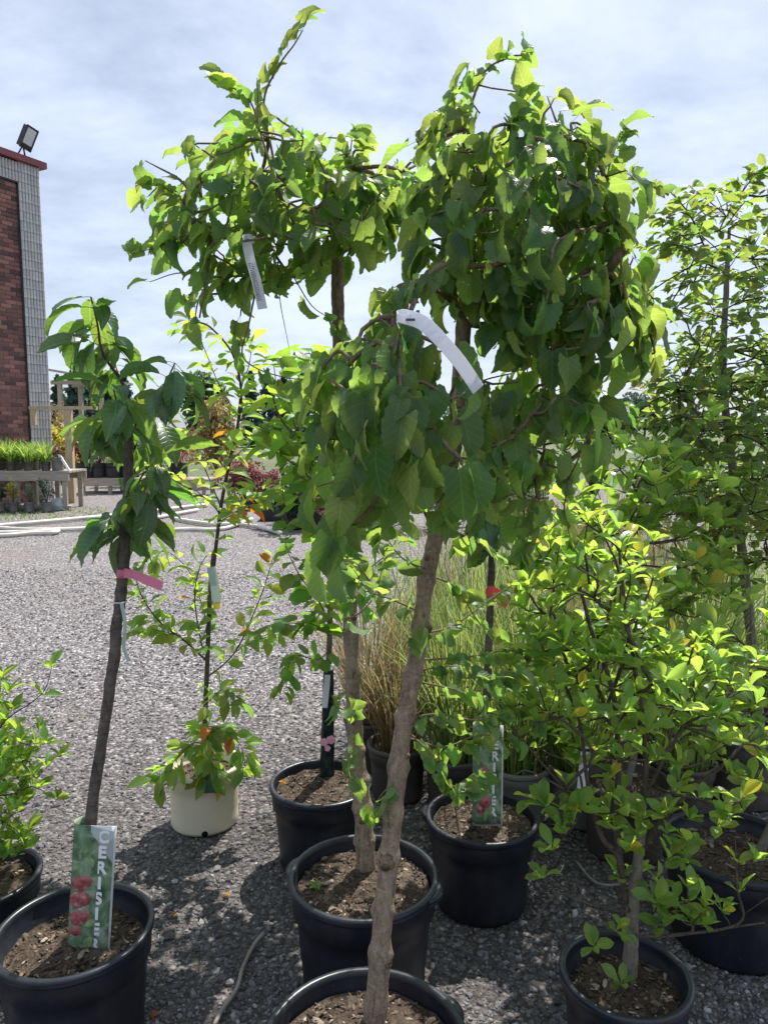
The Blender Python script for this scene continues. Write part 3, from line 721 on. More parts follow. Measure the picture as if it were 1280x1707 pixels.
def bush(name, c, rad, n, size, mat, label, group=None, cat='plant', k=8, stems=5, thin=.5):
    c = np.asarray(c, float); t = thing(name, c, label, cat, group); mb = MB()
    for q in range(stems):
        a = R.uniform(0, 6.28); e = c + np.array((math.cos(a) * rad[0] * .6, math.sin(a) * rad[1] * .6, rad[2] * R.uniform(1.0, 1.6)))
        mb.tube(catmull([c - (0, 0, .02), (c * .6 + e * .4) + (0, 0, .05 * rad[2]), e], 3), np.linspace(rad[2] * .03, rad[2] * .01, 7), 5)
    part('stems', mb, M['dark_twig'], t)
    f = MB(); cards(f, blob(c + (0, 0, rad[2]), rad, n, k), size, thin=thin); part('foliage', f, M[mat], t, smooth=False); return t
def strap_plant(c, h, n, label, group, mat='strap_leaf', w=.008, spread=.55, name='daylily', cat='plant', droop=1.0, sub=6, part_name='leaves'):
    c = np.asarray(c, float); t = thing(name, c, label, cat, group); mb = MB()
    a = R.uniform(0, 6.28, n); s = np.linspace(0, 1, sub)
    for q in range(n):
        L = h * R.uniform(.35, 1.15); lean = spread * R.uniform(.1, 1) ; d = np.array((math.cos(a[q]), math.sin(a[q]), 0)); e = np.array((-d[1], d[0], 0))
        b0 = c + d * R.uniform(0, .12 * h) + e * R.uniform(-.05, .05) * h
        x = lean * L * s ** 1.6; z = L * (s - droop * .42 * lean * s ** 3)
        ww = w * (1 - s ** 2.2) * R.uniform(.7, 1.3) + .0004
        ctr = b0 + d * x[:, None] + np.array((0, 0, 1)) * z[:, None]; tw = unit(e + d * R.uniform(-.8, .8))
        V = np.stack([ctr - tw * ww[:, None], ctr + tw * ww[:, None]], 1).reshape(-1, 3)
        mb.add(V, [(2 * i, 2 * i + 1, 2 * i + 3, 2 * i + 2) for i in range(sub - 1)])
    part(part_name, mb, M[mat], t, kind='stuff'); return t

# ---- timber benches
def bench(c0, c1, depth, z, label, legs=3, mat='wood_grey', low=True):
    c0 = np.asarray(c0, float); c1 = np.asarray(c1, float); c0[2] = c1[2] = 0
    t = thing('plant_bench', c0, label, 'bench'); u = unit(c1 - c0); L = np.linalg.norm(c1 - c0); v = np.array((-u[1], u[0], 0)); rot = np.stack([u, v, (0, 0, 1)], 1)
    nb = 5
    for k in range(nb):
        m_ = MB(); m_.box((c0 + c1) / 2 + v * depth * (k + .5) / nb + (0, 0, z - .02), (L / 2, depth / nb / 2 - .012, .02), rot); part('board', m_, M[mat], t, smooth=False)
    for s in (.02, depth - .02):
        m_ = MB(); m_.box((c0 + c1) / 2 + v * s + (0, 0, z - .12), (L / 2 - .01, .02, .075), rot); part('rail', m_, M[mat], t, smooth=False)
        for k in range(legs):
            m_ = MB(); m_.box(c0 + u * (.12 + (L - .24) * k / (legs - 1)) + v * (s + (.05 if s < .1 else -.05)) + (0, 0, (z - .05) / 2 - .01), (.045, .03, (z - .05) / 2), rot); part('leg', m_, M[mat], t, smooth=False)
    if low:
        m_ = MB(); m_.box((c0 + c1) / 2 + v * .12 + (0, 0, .07), (L / 2, .10, .022), rot); part('low_shelf', m_, M[mat], t, smooth=False)
    return t
bench(P(-30, 715, 14.7), P(112, 715, 14.7), .9, .78, 'grey plank bench crowded with daylilies in front of the brick wall', 4)
# timber frame beside the bench
fb = np.append(G(121, 838)[:2], 0)
fr = thing('timber_frame', fb, 'pale timber post with a crossbar and short hanging block beside the plank bench', 'frame')
m_ = MB(); m_.box(fb + (0, 0, 1.0), (.075, .06, 1.01)); part('post', m_, M['wood_pale'], fr, smooth=False)
m_ = MB(); m_.box(fb + (-.09, -.02, 2.05), (.72, .055, .035)); part('crossbar', m_, M['wood_pale'], fr, smooth=False)
m_ = MB(); m_.box(fb + (-.74, -.02, 1.85), (.055, .045, .165)); part('hanging_block', m_, M['wood_pale'], fr, smooth=False)
# daylilies on the bench and small shrubs under it
for i in range(10):
    p = P(-14 + i * 9.8, 715, 14.86 + (i % 3) * .22); p[2] = .78
    plastic_pot_small(p, .19, .17, 'pot_grey' if i % 3 else 'pot_brown', 'small round pot holding a daylily on the plank bench', 'daylily pots on the plank bench')
    strap_plant(p + (0, 0, .14),   .52, 120, 'daylily with arching yellow-green strap leaves on the plank bench', 'daylilies on the plank bench', w=.012, spread=1.1)
p = P(94, 715, 14.9); p[2] = .78
pot('nursery_pot', p, .26, .26, 'pot_grey', 'pale taller pot with a reddish plant at the end of the plank bench', seg=18, chips=0)
bush('reddish_seedling', p + (0, 0, .24), (.14, .14, .13), 120, .035, 'far_purple', 'small reddish bushy plant in the pale pot ending the plank bench')
for i, (px, mat) in enumerate([(2, 'far_dark'), (24, 'far_yellow'), (50, 'far_silver'), (79, 'far_dark')]):
    p = np.append(G(px, 853)[:2], 0)
    plastic_pot_small(p, .20, .19, 'pot_grey', 'small grey pot standing under the front of the plank bench', 'grey pots under the plank bench')
    bush('small_shrub', p + (0, 0, .18), (.17, .17, .20 + .06 * (i % 2)), 260, .028, mat, ['dark leafy shrub in a grey pot under the plank bench', 'yellowish little shrub in a grey pot under the plank bench', 'silver-green shrub in a grey pot under the plank bench', 'dark leafy shrub in a grey pot under the plank bench'][i], group='dark shrubs under the plank bench' if mat == 'far_dark' else None)
p = np.append(G(99, 850)[:2], 0); gb = MB()
V = np.array([(-.16, -.1, 0), (.16, -.1, 0), (.17, .1, 0), (-.15, .1, 0), (-.12, -.05, .22), (.06, -.06, .26), (.08, .04, .24), (-.1, .05, .20), (-.02, -.12, .13)]) + p
gb.add(V, [(0, 1, 8), (1, 5, 8), (5, 4, 8), (4, 0, 8), (1, 2, 6, 5), (2, 3, 7, 6), (3, 0, 4, 7), (4, 5, 6, 7)])
part('plastic_sack', gb, M['tag_clear'], label='crumpled pale plastic sack beside the pots under the plank bench', cat='sack', smooth=False, loc=p)
p = P(105, 715, 14.85); p[2] = .78
lb = MB(); lb.box(p + (0, 0, .16), (.02, .02, .19), np.array([[.87, 0, -.5], [0, 1, 0], [.5, 0, .87]])); part('white_stake', lb, M['white_plastic'], label='white slanted stake leaning on the pale pot of the plank bench', cat='stake', loc=p, smooth=False)
# weeds along the bench
wd = MB()
for i in range(900):
    q = G(R.uniform(-60, 180), R.uniform(846, 868)); e = unit((R.normal(), R.normal(), 0)); hgt = R.uniform(.02, .07)
    wd.add([q - e * .01, q + e * .01, q + np.array((R.normal(0, .03), R.normal(0, .03), hgt))], [(0, 1, 2)])
part('weeds', wd, M['grass'], label='low weeds growing in the gravel before the plank bench', cat='weeds', kind='stuff')

# far benches with maples
bench(P(125, 715, 18.6), P(232, 715, 18.6), 1.0, .38, 'low grey bench carrying black tubs of red maples', 3, low=False)
bench(P(250, 715, 17.6), P(345, 715, 17.6), 1.0, .42, 'low weathered bench beneath the weeping crimson maple', 3, low=False)
TB = 'black plant tubs on the low benches'
for px, d, w_ in ((139, 18.9, .36), (163, 19.0, .33), (190, 19.0, .36), (215, 19.0, .33)):
    p = P(px, 715, d); p[2] = .38
    pot('plant_tub', p, w_ * 1.5, .36, 'pot_black', 'black tub with a red maple on the low bench', group=TB, chips=0, seg=18, flare=.9)
for px, d, sz, mt, lb in ((135, 19.0, (.42, .4, .45), 'far_red', 'wine red bushy maple in a tub, end of the low bench by the post'), (164, 19.1, (.5, .45, .55), 'far_purple', 'purple-red feathery maple in a tub, second on the low bench'),
                          (192, 19.1, (.5, .45, .5), 'far_red', 'bright red bushy maple in a tub, third on the low bench'), (217, 19.1, (.42, .4, .4), 'far_red', 'low red maple in a tub ending the low bench')):
    p = P(px, 715, d); p[2] = .70; bush('red_maple', p, sz, 900, .045, mt, lb, group='red maples on the low bench', k=12)
p = P(295, 715, 18.2); p[2] = .42
pot('plant_tub', p, .5, .36, 'pot_black', 'black tub of the weeping crimson maple', chips=0, seg=18, flare=.9)
bush('weeping_maple', p + (0, 0, .32), (.75, .6, .48), 1900, .045, 'far_red', 'weeping crimson laceleaf maple on the weathered bench', k=16, thin=.25)
p = np.append(P(100, 715, 22)[:2], 0)
bush('golden_shrub', p, (.75, .75, 1.0), 2200, .07, 'far_yellow', 'tall golden yellow shrub behind the timber post', k=16)
p = np.append(P(98, 715, 24)[:2], 0); bush('orange_shrub', p, (.7, .7, 1.35), 900, .07, 'far_bronze', 'orange tinged tall shrub behind the golden shrub', k=12)
p = np.append(P(358, 715, 21)[:2], 0); far_tree('bronze_shrub', p, 2.4, .78, 'far_bronze', 'oval bronze-green conifer behind the weeping maple', 2200, .07, 16, trunkfrac=.05, cat='shrub')
for px, d, r_, mt, lb in ((210, 21, .8, 'far_mid', 'green shrub behind the red maples'), (250, 22, .9, 'far_dark', 'dark green shrub behind the weathered bench'), (400, 17, .6, 'far_purple', 'purple leaved shrub near the black crate'),
                          (440, 15.5, .5, 'far_purple', 'plum red shrub standing over the black crate'), (480, 12, .62, 'far_dark', 'dark glossy shrub on thin stems past the black crate'), (520, 13, .7, 'far_dark', 'dense dark shrub behind the slim tree in the centre'),
                          (570, 11.5, .55, 'far_purple', 'dull red shrub seen between the two mulberry trunks'), (640, 13, .8, 'far_mid', 'light green shrub far behind the mulberry trunks'), (720, 12, .8, 'far_mid', 'green shrub far behind the dry grasses'),
                          (860, 11, .8, 'far_green', 'green shrub beyond the tall grasses'), (985, 9.0, .40, 'far_red', 'red leaved shrub beyond the tall grasses'), (1110, 10, .8, 'far_green', 'broad green shrub beyond the dry plumes'), (1230, 9, .9, 'far_green', 'wide green shrub far behind the twiggy crabapple')):
    p = np.append(P(px, 715, d)[:2], 0); bush('garden_shrub', p, (r_, r_ * .9, r_ * .85), 1300, .05, mt, lb, k=12)
# black crate and more tubs
p = np.append(G(456, 866)[:2], 0); t = thing('plant_crate', p, 'long black plastic crate on the gravel by the white pipe end', 'crate')
m_ = MB(); m_.box(p + (0, -.2, .11), (.2, .012, .11)); m_.box(p + (0, .2, .11), (.2, .012, .11)); m_.box(p + (-.19, 0, .11), (.012, .19, .108)); m_.box(p + (.19, 0, .11), (.012, .19, .108)); m_.box(p + (0, 0, .012), (.18, .19, .012)); part('crate_walls', m_, M['pot_black'], t, smooth=False)
m_ = MB(); m_.box(p + (0, 0, .17), (.177, .187, .02)); part('soil', m_, M['soil'], t)
for px, d in ((415, 14.8), (487, 12), (520, 12.6)):
    p = np.append(P(px, 715, d)[:2], 0); pot('plant_tub', p, .42, .3, 'pot_black', 'black tub on the gravel in the middle distance', group='black tubs in the middle distance', chips=0, seg=20)

# white pipes lying on the gravel
def pipe(pix, r, label, mat='pipe_white'):
    pts = [G(x, y, 0) for x, y in pix]; c = catmull(pts, 6); c[:, 2] = r + .004; o = MB(); o.tube(c, r, 8); part('water_pipe', o, M[mat], label=label, cat='pipe', group='white pipes lying on the yard', loc=(c[0][0], c[0][1], 0))
pipe([(-90, 888), (0, 880), (100, 871), (215, 860), (330, 846), (345, 846)], .035, 'white pipe crossing the yard just before the plank bench')
pipe([(-90, 878), (0, 884), (60, 887), (150, 884), (230, 872), (330, 853)], .033, 'white pipe slanting away between two other white pipes')
pipe([(-90, 899), (0, 897), (50, 893), (88, 892), (98, 888), (85, 889), (40, 891), (-80, 894)], .033, 'white pipe bent back on itself in a hairpin')
pipe([(210, 893), (300, 886), (370, 885), (420, 868)], .030, 'short white pipe lying straight behind the cherry tree')
pipe([(290, 868), (350, 877), (400, 878), (440, 884), (468, 893)], .034, 'white pipe with its end curving to the black crate')

# ================================================================== foreground pots
POTS = {}
POTS['front'] = pot('nursery_pot', (-.038, 1.42, 0), .432, .345, 'pot_black', 'black pot with the thick knotted mulberry trunk leaning out of it', rim='pot_rim', handles=(-2.6, .5), ribs=0, chips=420, soil=.04)
POTS['mid'] = pot('nursery_pot', (-.058, 2.01, 0), .427, .342, 'pot_black', 'black pot with the slimmer mulberry trunk and a tiny weed sprout', rim='pot_rim', handles=(-.35, 2.9), ribs=40, chips=420, soil=.04)
POTS['right'] = pot('nursery_pot', (.331, 2.41, 0), .38, .305, 'pot_black', 'black pot with the cherry sign standing near the magnolia shrub', rim='pot_black', ribs=44, chips=300, soil=.03, handles=(2.9,))
POTS['magnolia'] = pot('nursery_pot', (.60, 1.73, 0), .322, .258, 'pot_black', 'smaller black pot holding the spreading magnolia shrub', rim='pot_rim', chips=220, soil=.055)
POTS['left'] = pot('nursery_pot', (-.80, 1.81, 0), .397, .32, 'pot_black', 'black pot holding the cherry tree and its printed sleeve', rim='pot_rim', ribs=36, chips=300, soil=.065)
POTS['back'] = pot('nursery_pot', (-.232, 2.65, 0), .381, .305, 'pot_black', 'black pot with the dark printed sleeve around a slim stem', rim='pot_rim', chips=260, soil=.03)
POTS['beige'] = pot('nursery_pot', (-.735, 2.93, 0), .308, .25, 'pot_beige', 'cream coloured pot with a drain hole at its foot', chips=120, soil=.05, hole=(-1.35, .4, 2.4), flare=.86)
POTS['rear'] = pot('nursery_pot', (1.10, 2.22, 0), .44, .31, 'pot_black', 'wide black pot behind the smaller magnolia pot', rim='pot_black', chips=260, soil=.05)
POTS['edge'] = pot('nursery_pot', (-1.20, 2.10, 0), .34, .28, 'pot_black', 'black pot under the leafy yellow-green azalea bush', rim='pot_rim', chips=120)

def soil_z(k):
    return {'front': .31, 'mid': .307, 'right': .28, 'magnolia': .208, 'left': .26, 'back': .28, 'beige': .205, 'rear': .265, 'edge': .25}[k]

def tree(name, base, label, trunk, radii, attract, leaf_fn, cat='tree', bark_m='mulberry_bark', twig_m='twig', crown_from=.6, knots=(), shoots=(), limit=300, group=None,
         bf=.35, rk=.0011, rmin=.0016, rmax=.012, knot_parts=0, sides=16, extra=(), bump=.04):
    """trunk: pixel/distance points. shoots: polylines (px,py,d) with a radius; leaves grow along them."""
    base = np.asarray(base, float); t = thing(name, base, label, cat, group)
    pts = [base - (0, 0, .03)] + [P(*q) for q in trunk]
    mb = MB(); c, rr = trunk_mesh(mb, pts, radii, sides, knots, bump); tr = part('trunk', mb, M[bark_m], t)
    for q in range(knot_parts):
        i = int(len(c) * (.06 + .70 * (q + R.uniform(.1, .9)) / knot_parts)); a = R.uniform(-2.6, -.5); d = np.array((math.cos(a), math.sin(a), R.uniform(-.1, .3)))
        kb = MB(); s = rr[i] * R.uniform(.32, .6); kb.tube([c[i] + d * rr[i] * .55, c[i] + d * rr[i] * .92, c[i] + d * rr[i] * 1.10, c[i] + d * rr[i] * 1.16, c[i] + d * rr[i] * 1.06], [s * 1.3, s * 1.05, s * .8, s * .5, s * .12], 9, jitter=.16)
        part('knot', kb, M['knot'], tr)
    roots = [c[i] for i in range(int(len(c) * crown_from), len(c))]
    att = [np.asarray(a) for a in attract if len(a)]; att = np.concatenate(att) if att else np.zeros((0, 3))
    cm = MB(); leaves = []; extra_nodes = []
    for sh in shoots:
        sp_ = np.array([P(*q) for q in sh['pts']]); cc = catmull(sp_, 6); r0 = sh.get('r', .004)
        k = sh.get('join', True)
        if k:
            allr = np.array(list(c) + extra_nodes); j = np.argmin(np.linalg.norm(allr - cc[0], axis=1)); cc = catmull(np.vstack([allr[j], sp_]), 6)
        cm.tube(cc, np.linspace(r0, r0 * .35, len(cc)), 6, jitter=.08); extra_nodes += list(cc[2:max(4, int(len(cc) * .55)):3])
        sp = sh.get('step', .045); n = sh.get('leaf', True)
        if n:
            L = np.concatenate([[0], np.cumsum(np.linalg.norm(np.diff(cc, axis=0), axis=1))]); x = L[-1] * sh.get('from', .25); sd_ = 0
            while x <= L[-1] + 1e-6:
                q = np.array([np.interp(x, L, cc[:, i]) for i in range(3)]); q2 = np.array([np.interp(min(L[-1], x + .01), L, cc[:, i]) for i in range(3)]); tn = unit(q2 - q) if x < L[-1] - .011 else unit(cc[-1] - cc[-3])
                leaves += leaf_fn(q, tn, 'shoot', sd_); sd_ += 1; x += sp * R.uniform(.75, 1.25)
            leaves += leaf_fn(cc[-1], unit(cc[-1] - cc[-3]), 'shoot', sd_)
    if len(att):
        N, par, nr = mst(roots + extra_nodes, att, bf)
        branch_mesh(cm, N, par, nr, rmin, rk, rmax)
        hc = np.zeros(len(N), bool); hc[par[par >= 0]] = True
        for i in range(nr, len(N)):
            leaves += leaf_fn(N[i], unit(N[i] - N[par[i]]), 'tip' if not hc[i] else 'node', i)
    if cm.n == 0: cm.tube([c[-2], c[-1] + (0, 0, .02)], [.002, .001], 5)
    cr_ = part('crown', cm, M[twig_m], t)
    leaves += list(extra)
    put_leaves(cr_, leaves, limit)
    return t, cr_

def rnd(s=1.0): return R.normal(0, s, 3)
# ------------------------------------------------------------------ mulberries
def mulberry_fn(center, lo=.055, hi=.09, down=.9, n=(1, 2), bigpix=None):
    center = np.asarray(center, float)
    def fn(p, tn, where, i):
        out = []
        for _ in range(n[0] if R.uniform() < .5 else n[1]):
            o = p - center; o[2] *= .5; o = unit(o + rnd(.05))
            dn = down + (.0 if where != 'shoot' else -.5)
            d = unit(o * .65 + tn * (.2 if where != 'shoot' else .7) + np.array((0, 0, -dn)) + rnd(.36))
            nm = unit(o * .8 + np.array((0, 0, .7)) + rnd(.45)); L = R.uniform(lo, hi) * (.8 if where == 'shoot' else 1)
            if R.uniform() < .15: L *= .65
            base = p - d * L * .30
            base = p * .75 + base * .25
            out.append(('mulberry', leaf_matrix(base, d, nm, L)))
        return out
    return fn
# front mulberry: thick trunk from the front pot, two hanging masses
B_base = np.append(G(621, 1702, soil_z('front'))[:2], soil_z('front'))
bd = B_base[1]
B1 = [(690, 225), (735, 195), (775, 180), (830, 180), (880, 185), (915, 175), (950, 195), (985, 228), (1008, 270), (1030, 320), (1040, 370), (1030, 425), (1015, 440), (1060, 470), (1092, 520), (1095, 585), (1060, 610), (1030, 625), (1020, 670), (985, 640), (940, 680), (900, 620), (850, 590), (810, 540), (765, 490), (735, 440), (700, 420), (690, 330)]
B3 = [(800, 640), (850, 600), (900, 640), (985, 640), (1000, 730), (960, 770), (930, 850), (890, 890), (850, 850), (805, 820), (788, 740)]
B2 = [(545, 600), (590, 545), (650, 520), (700, 560), (760, 620), (785, 680), (790, 790), (765, 830), (700, 800), (650, 830), (600, 850), (560, 930), (540, 890), (560, 770), (530, 690)]
B1core = [(745, 290), (850, 240), (980, 290), (1005, 460), (980, 590), (900, 580), (830, 530), (750, 430)]
att = [fill(B1, 400, 1.62, .26), fill(B1core, 170, 1.62, .22), fill(B3, 85, 1.58, .18, 60), fill(B2, 165, 1.36, .16, 60)]
fnB1 = mulberry_fn(P(860, 330, 1.62), .038, .076); fnB2 = mulberry_fn(P(670, 560, 1.42), .045, .092, 1.3, (1, 1))
def fnB(p, tn, w, i):
    if p[1] < 1.46 and PIX(p)[0] < 790 and PIX(p)[1] > 500: return fnB2(p, tn, w, i)
    if w == 'shoot' and PIX(p)[1] > 900: return fnLow(p, tn, w, i)
    return fnB1(p, tn, w, i)
fnLow = mulberry_fn(P(690, 1000, 1.75), .036, .066, .9, (1, 2))
shB = [dict(pts=[(772, 240, 1.6), (790, 160, 1.6), (812, 115, 1.6), (850, 95, 1.6), (868, 92, 1.6)], r=.004, step=.019, **{'from': .35}),
       dict(pts=[(840, 240, 1.55), (865, 190, 1.55), (880, 160, 1.55)], r=.003, step=.02, **{'from': .3}),
       dict(pts=[(765, 205, 1.66), (757, 165, 1.66), (772, 140, 1.66)], r=.003, step=.024, **{'from': .4}),
       dict(pts=[(990, 300, 1.6), (1020, 260, 1.6), (1034, 220, 1.6)], r=.003, step=.02, **{'from': .3}),
       dict(pts=[(1010, 350, 1.5), (1035, 400, 1.5), (1035, 450, 1.5), (1050, 540, 1.5), (1065, 600, 1.5)], r=.004, step=.03, **{'from': .3}),
       dict(pts=[(695, 470, 1.40), (672, 540, 1.30), (640, 640, 1.22), (600, 740, 1.18), (570, 830, 1.18), (556, 890, 1.18)], r=.005, step=.028, **{'from': .3}),
       dict(pts=[(700, 480, 1.40), (672, 560, 1.28), (668, 660, 1.20), (690, 760, 1.18)], r=.006, step=.03, **{'from': .35}),
       dict(pts=[(660, 480, 1.5), (652, 540, 1.45), (600, 580, 1.42), (560, 600, 1.42)], r=.004, step=.03, **{'from': .3}),
       dict(pts=[(640, 1000, 1.72), (610, 960, 1.70), (590, 930, 1.70)], r=.003, step=.03, join=False),
       dict(pts=[(712, 1055, 1.66), (760, 1040, 1.72), (830, 990, 1.80), (880, 960, 1.85)], r=.003, step=0.030, **{'from': .2}),
       dict(pts=[(700, 1100, 1.64), (780, 1095, 1.70), (850, 1085, 1.80), (900, 1100, 1.85)], r=.003, step=0.027, **{'from': .2}),
       dict(pts=[(690, 1135, 1.62), (760, 1150, 1.70), (830, 1170, 1.75), (885, 1200, 1.78)], r=.003, step=0.027, **{'from': .2}),
       dict(pts=[(680, 1230, 1.6), (740, 1245, 1.66), (800, 1225, 1.7), (860, 1235, 1.7)], r=.003, step=0.030, **{'from': .2}),
       dict(pts=[(700, 1020, 1.65), (655, 1000, 1.62), (615, 985, 1.6), (590, 950, 1.58)], r=.003, step=.035, **{'from': .2}),
       dict(pts=[(672, 1290, 1.58), (640, 1320, 1.55), (622, 1345, 1.55)], r=.002, step=.03, **{'from': .4}),
       dict(pts=[(708, 1075, 1.65), (690, 1060, 1.60), (705, 1040, 1.58)], r=.002, step=.025, **{'from': .3}),
       dict(pts=[(735, 880, 1.66), (790, 900, 1.7), (840, 940, 1.75), (900, 930, 1.78)], r=.003, step=0.024, **{'from': .2}),
       dict(pts=[(690, 1120, 1.62), (750, 1110, 1.6), (800, 1130, 1.58), (860, 1120, 1.56)], r=.003, step=0.021, **{'from': .2}),
       dict(pts=[(675, 1200, 1.6), (730, 1190, 1.58), (790, 1200, 1.56), (840, 1190, 1.56)], r=.003, step=0.021, **{'from': .2}),
       dict(pts=[(675, 1215, 1.6), (720, 1260, 1.57), (750, 1310, 1.56), (790, 1290, 1.56)], r=.003, step=0.021, **{'from': .2}),
       dict(pts=[(715, 950, 1.64), (670, 930, 1.6), (640, 890, 1.57)], r=.003, step=.03, **{'from': .2}),
       dict(pts=[(716, 960, 1.65), (760, 980, 1.7), (800, 1040, 1.72), (840, 1060, 1.75)], r=.003, step=0.024, **{'from': .2}),
       dict(pts=[(930, 780, 1.6), (940, 850, 1.58), (950, 900, 1.58)], r=.003, step=.03, **{'from': .1}),
       dict(pts=[(870, 800, 1.55), (885, 870, 1.53), (870, 920, 1.53)], r=.003, step=.03, **{'from': .1})]
tree('weeping_mulberry', B_base, 'weeping mulberry with a thick knotted tan trunk and dense dark hanging crown', [(636, 1560, bd + .01), (652, 1400, bd + .05), (668, 1240, bd + .08), (694, 1100, bd + .11), (712, 960, bd + .14), (738, 850, bd + .15), (758, 720, bd + .16), (770, 580, bd + .17), (778, 460, bd + .17), (790, 360, bd + .17), (800, 290, bd + .17)],
     [.024, .021, .020, .019, .0182, .0178, .0174, .017, .017, .018, .016, .009], att, fnB, knots=((.03, .2), (.075, .4), (.115, .3), (.165, .42), (.205, .3), (.25, .4), (.30, .45), (.345, .4), (.40, .35), (.45, .3), (.52, .25), (.62, .25)), shoots=shB, crown_from=.72, knot_parts=9, rmax=.011)

# rear mulberry: slimmer trunk from the middle pot, airy crown
A_base = np.append(G(612, 1448, soil_z('mid'))[:2], soil_z('mid')); ad = A_base[1]
A1 = [(265, 405), (300, 380), (290, 330), (270, 300), (310, 250), (370, 235), (400, 215), (440, 190), (470, 200), (520, 225), (560, 255), (590, 235), (640, 255), (690, 235), (715, 310), (690, 380), (610, 410), (580, 450), (500, 440), (445, 480), (400, 470), (345, 500), (300, 500), (330, 430)]
A2 = [(430, 300), (560, 290), (680, 300), (690, 370), (590, 420), (470, 420), (400, 380)]
attA = [fill(A1, 290, 2.08, .24, 60), fill(A2, 80, 2.08, .2)]
fnA = mulberry_fn(P(560, 360, 2.08), .038, .082, .5)
shA = [dict(pts=[(520, 420, 2.05), (470, 330, 2.0), (440, 240, 1.98), (415, 165, 1.98), (372, 140, 1.98)], r=.0045, step=.028, **{'from': .72}),
       dict(pts=[(455, 260, 2.05), (440, 170, 2.05), (465, 110, 2.05), (490, 75, 2.05), (505, 50, 2.05)], r=.004, step=.024, **{'from': .3}),
       dict(pts=[(432, 215, 1.97), (430, 170, 1.97), (429, 130, 1.97)], r=.003, leaf=False),
       dict(pts=[(505, 430, 1.95), (530, 360, 1.93), (560, 290, 1.93), (610, 268, 1.95)], r=.0045, leaf=False),
       dict(pts=[(590, 300, 2.1), (585, 250, 2.1), (590, 220, 2.1)], r=.003, step=.022, **{'from': .2}),
       dict(pts=[(560, 430, 2.1), (480, 390, 2.05), (420, 400, 1.98), (360, 400, 1.95), (345, 460, 1.95), (333, 530, 1.95)], r=.0075, step=.06, **{'from': .5}),
       dict(pts=[(400, 400, 2.0), (330, 385, 2.0), (280, 405, 2.0), (235, 420, 2.0)], r=.003, step=.035, **{'from': .4}),
       dict(pts=[(430, 450, 2.05), (360, 462, 2.0), (300, 455, 1.98), (250, 470, 1.98)], r=.003, step=.12, **{'from': .4}),
       dict(pts=[(300, 330, 2.0), (262, 308, 2.0)], r=.0025, step=.025, **{'from': .2}),
       dict(pts=[(460, 470, 2.02), (470, 520, 2.0), (482, 580, 1.98)], r=.002, leaf=False),
       dict(pts=[(430, 480, 2.0), (415, 540, 1.98), (404, 590, 1.97), (430, 615, 1.97), (480, 630, 1.97), (520, 633, 1.97)], r=.003, step=.05, **{'from': .45}),
       dict(pts=[(480, 450, 2.05), (520, 510, 2.05), (560, 535, 2.08)], r=.0025, step=.06, **{'from': .3}),
       dict(pts=[(590, 1180, 2.0), (570, 1150, 1.95), (560, 1170, 1.93)], r=.002, step=.03, **{'from': .3}),
       dict(pts=[(592, 1240, 2.0), (580, 1265, 1.95), (590, 1300, 1.93)], r=.002, step=.03, **{'from': .3}),
       dict(pts=[(582, 1000, 2.05), (560, 960, 2.0), (575, 925, 1.98), (600, 930, 1.95)], r=.003, step=.03, **{'from': .2}),
       dict(pts=[(584, 1030, 2.03), (620, 1000, 2.0), (640, 940, 2.0)], r=.003, step=.04, **{'from': .2})]
tree('weeping_mulberry', A_base, 'mulberry with a slimmer smooth trunk and an airy light crown carrying a white tag', [(604, 1340, ad), (594, 1240, ad + .02), (588, 1130, ad + .04), (583, 1020, ad + .05), (579, 900, ad + .06), (573, 760, ad + .07), (567, 620, ad + .07), (563, 500, ad + .07), (562, 420, ad + .06), (552, 350, ad + .05)],
     [.027, .024, .0225, .0215, .020, .020, .019, .0185, .018, .017, .010], attA, fnA, knots=((.05, .4), (.095, .45), (.14, .5), (.19, .4), (.25, .35), (.31, .3), (.37, .3), (.42, .25)), shoots=shA, crown_from=.78, knot_parts=6)

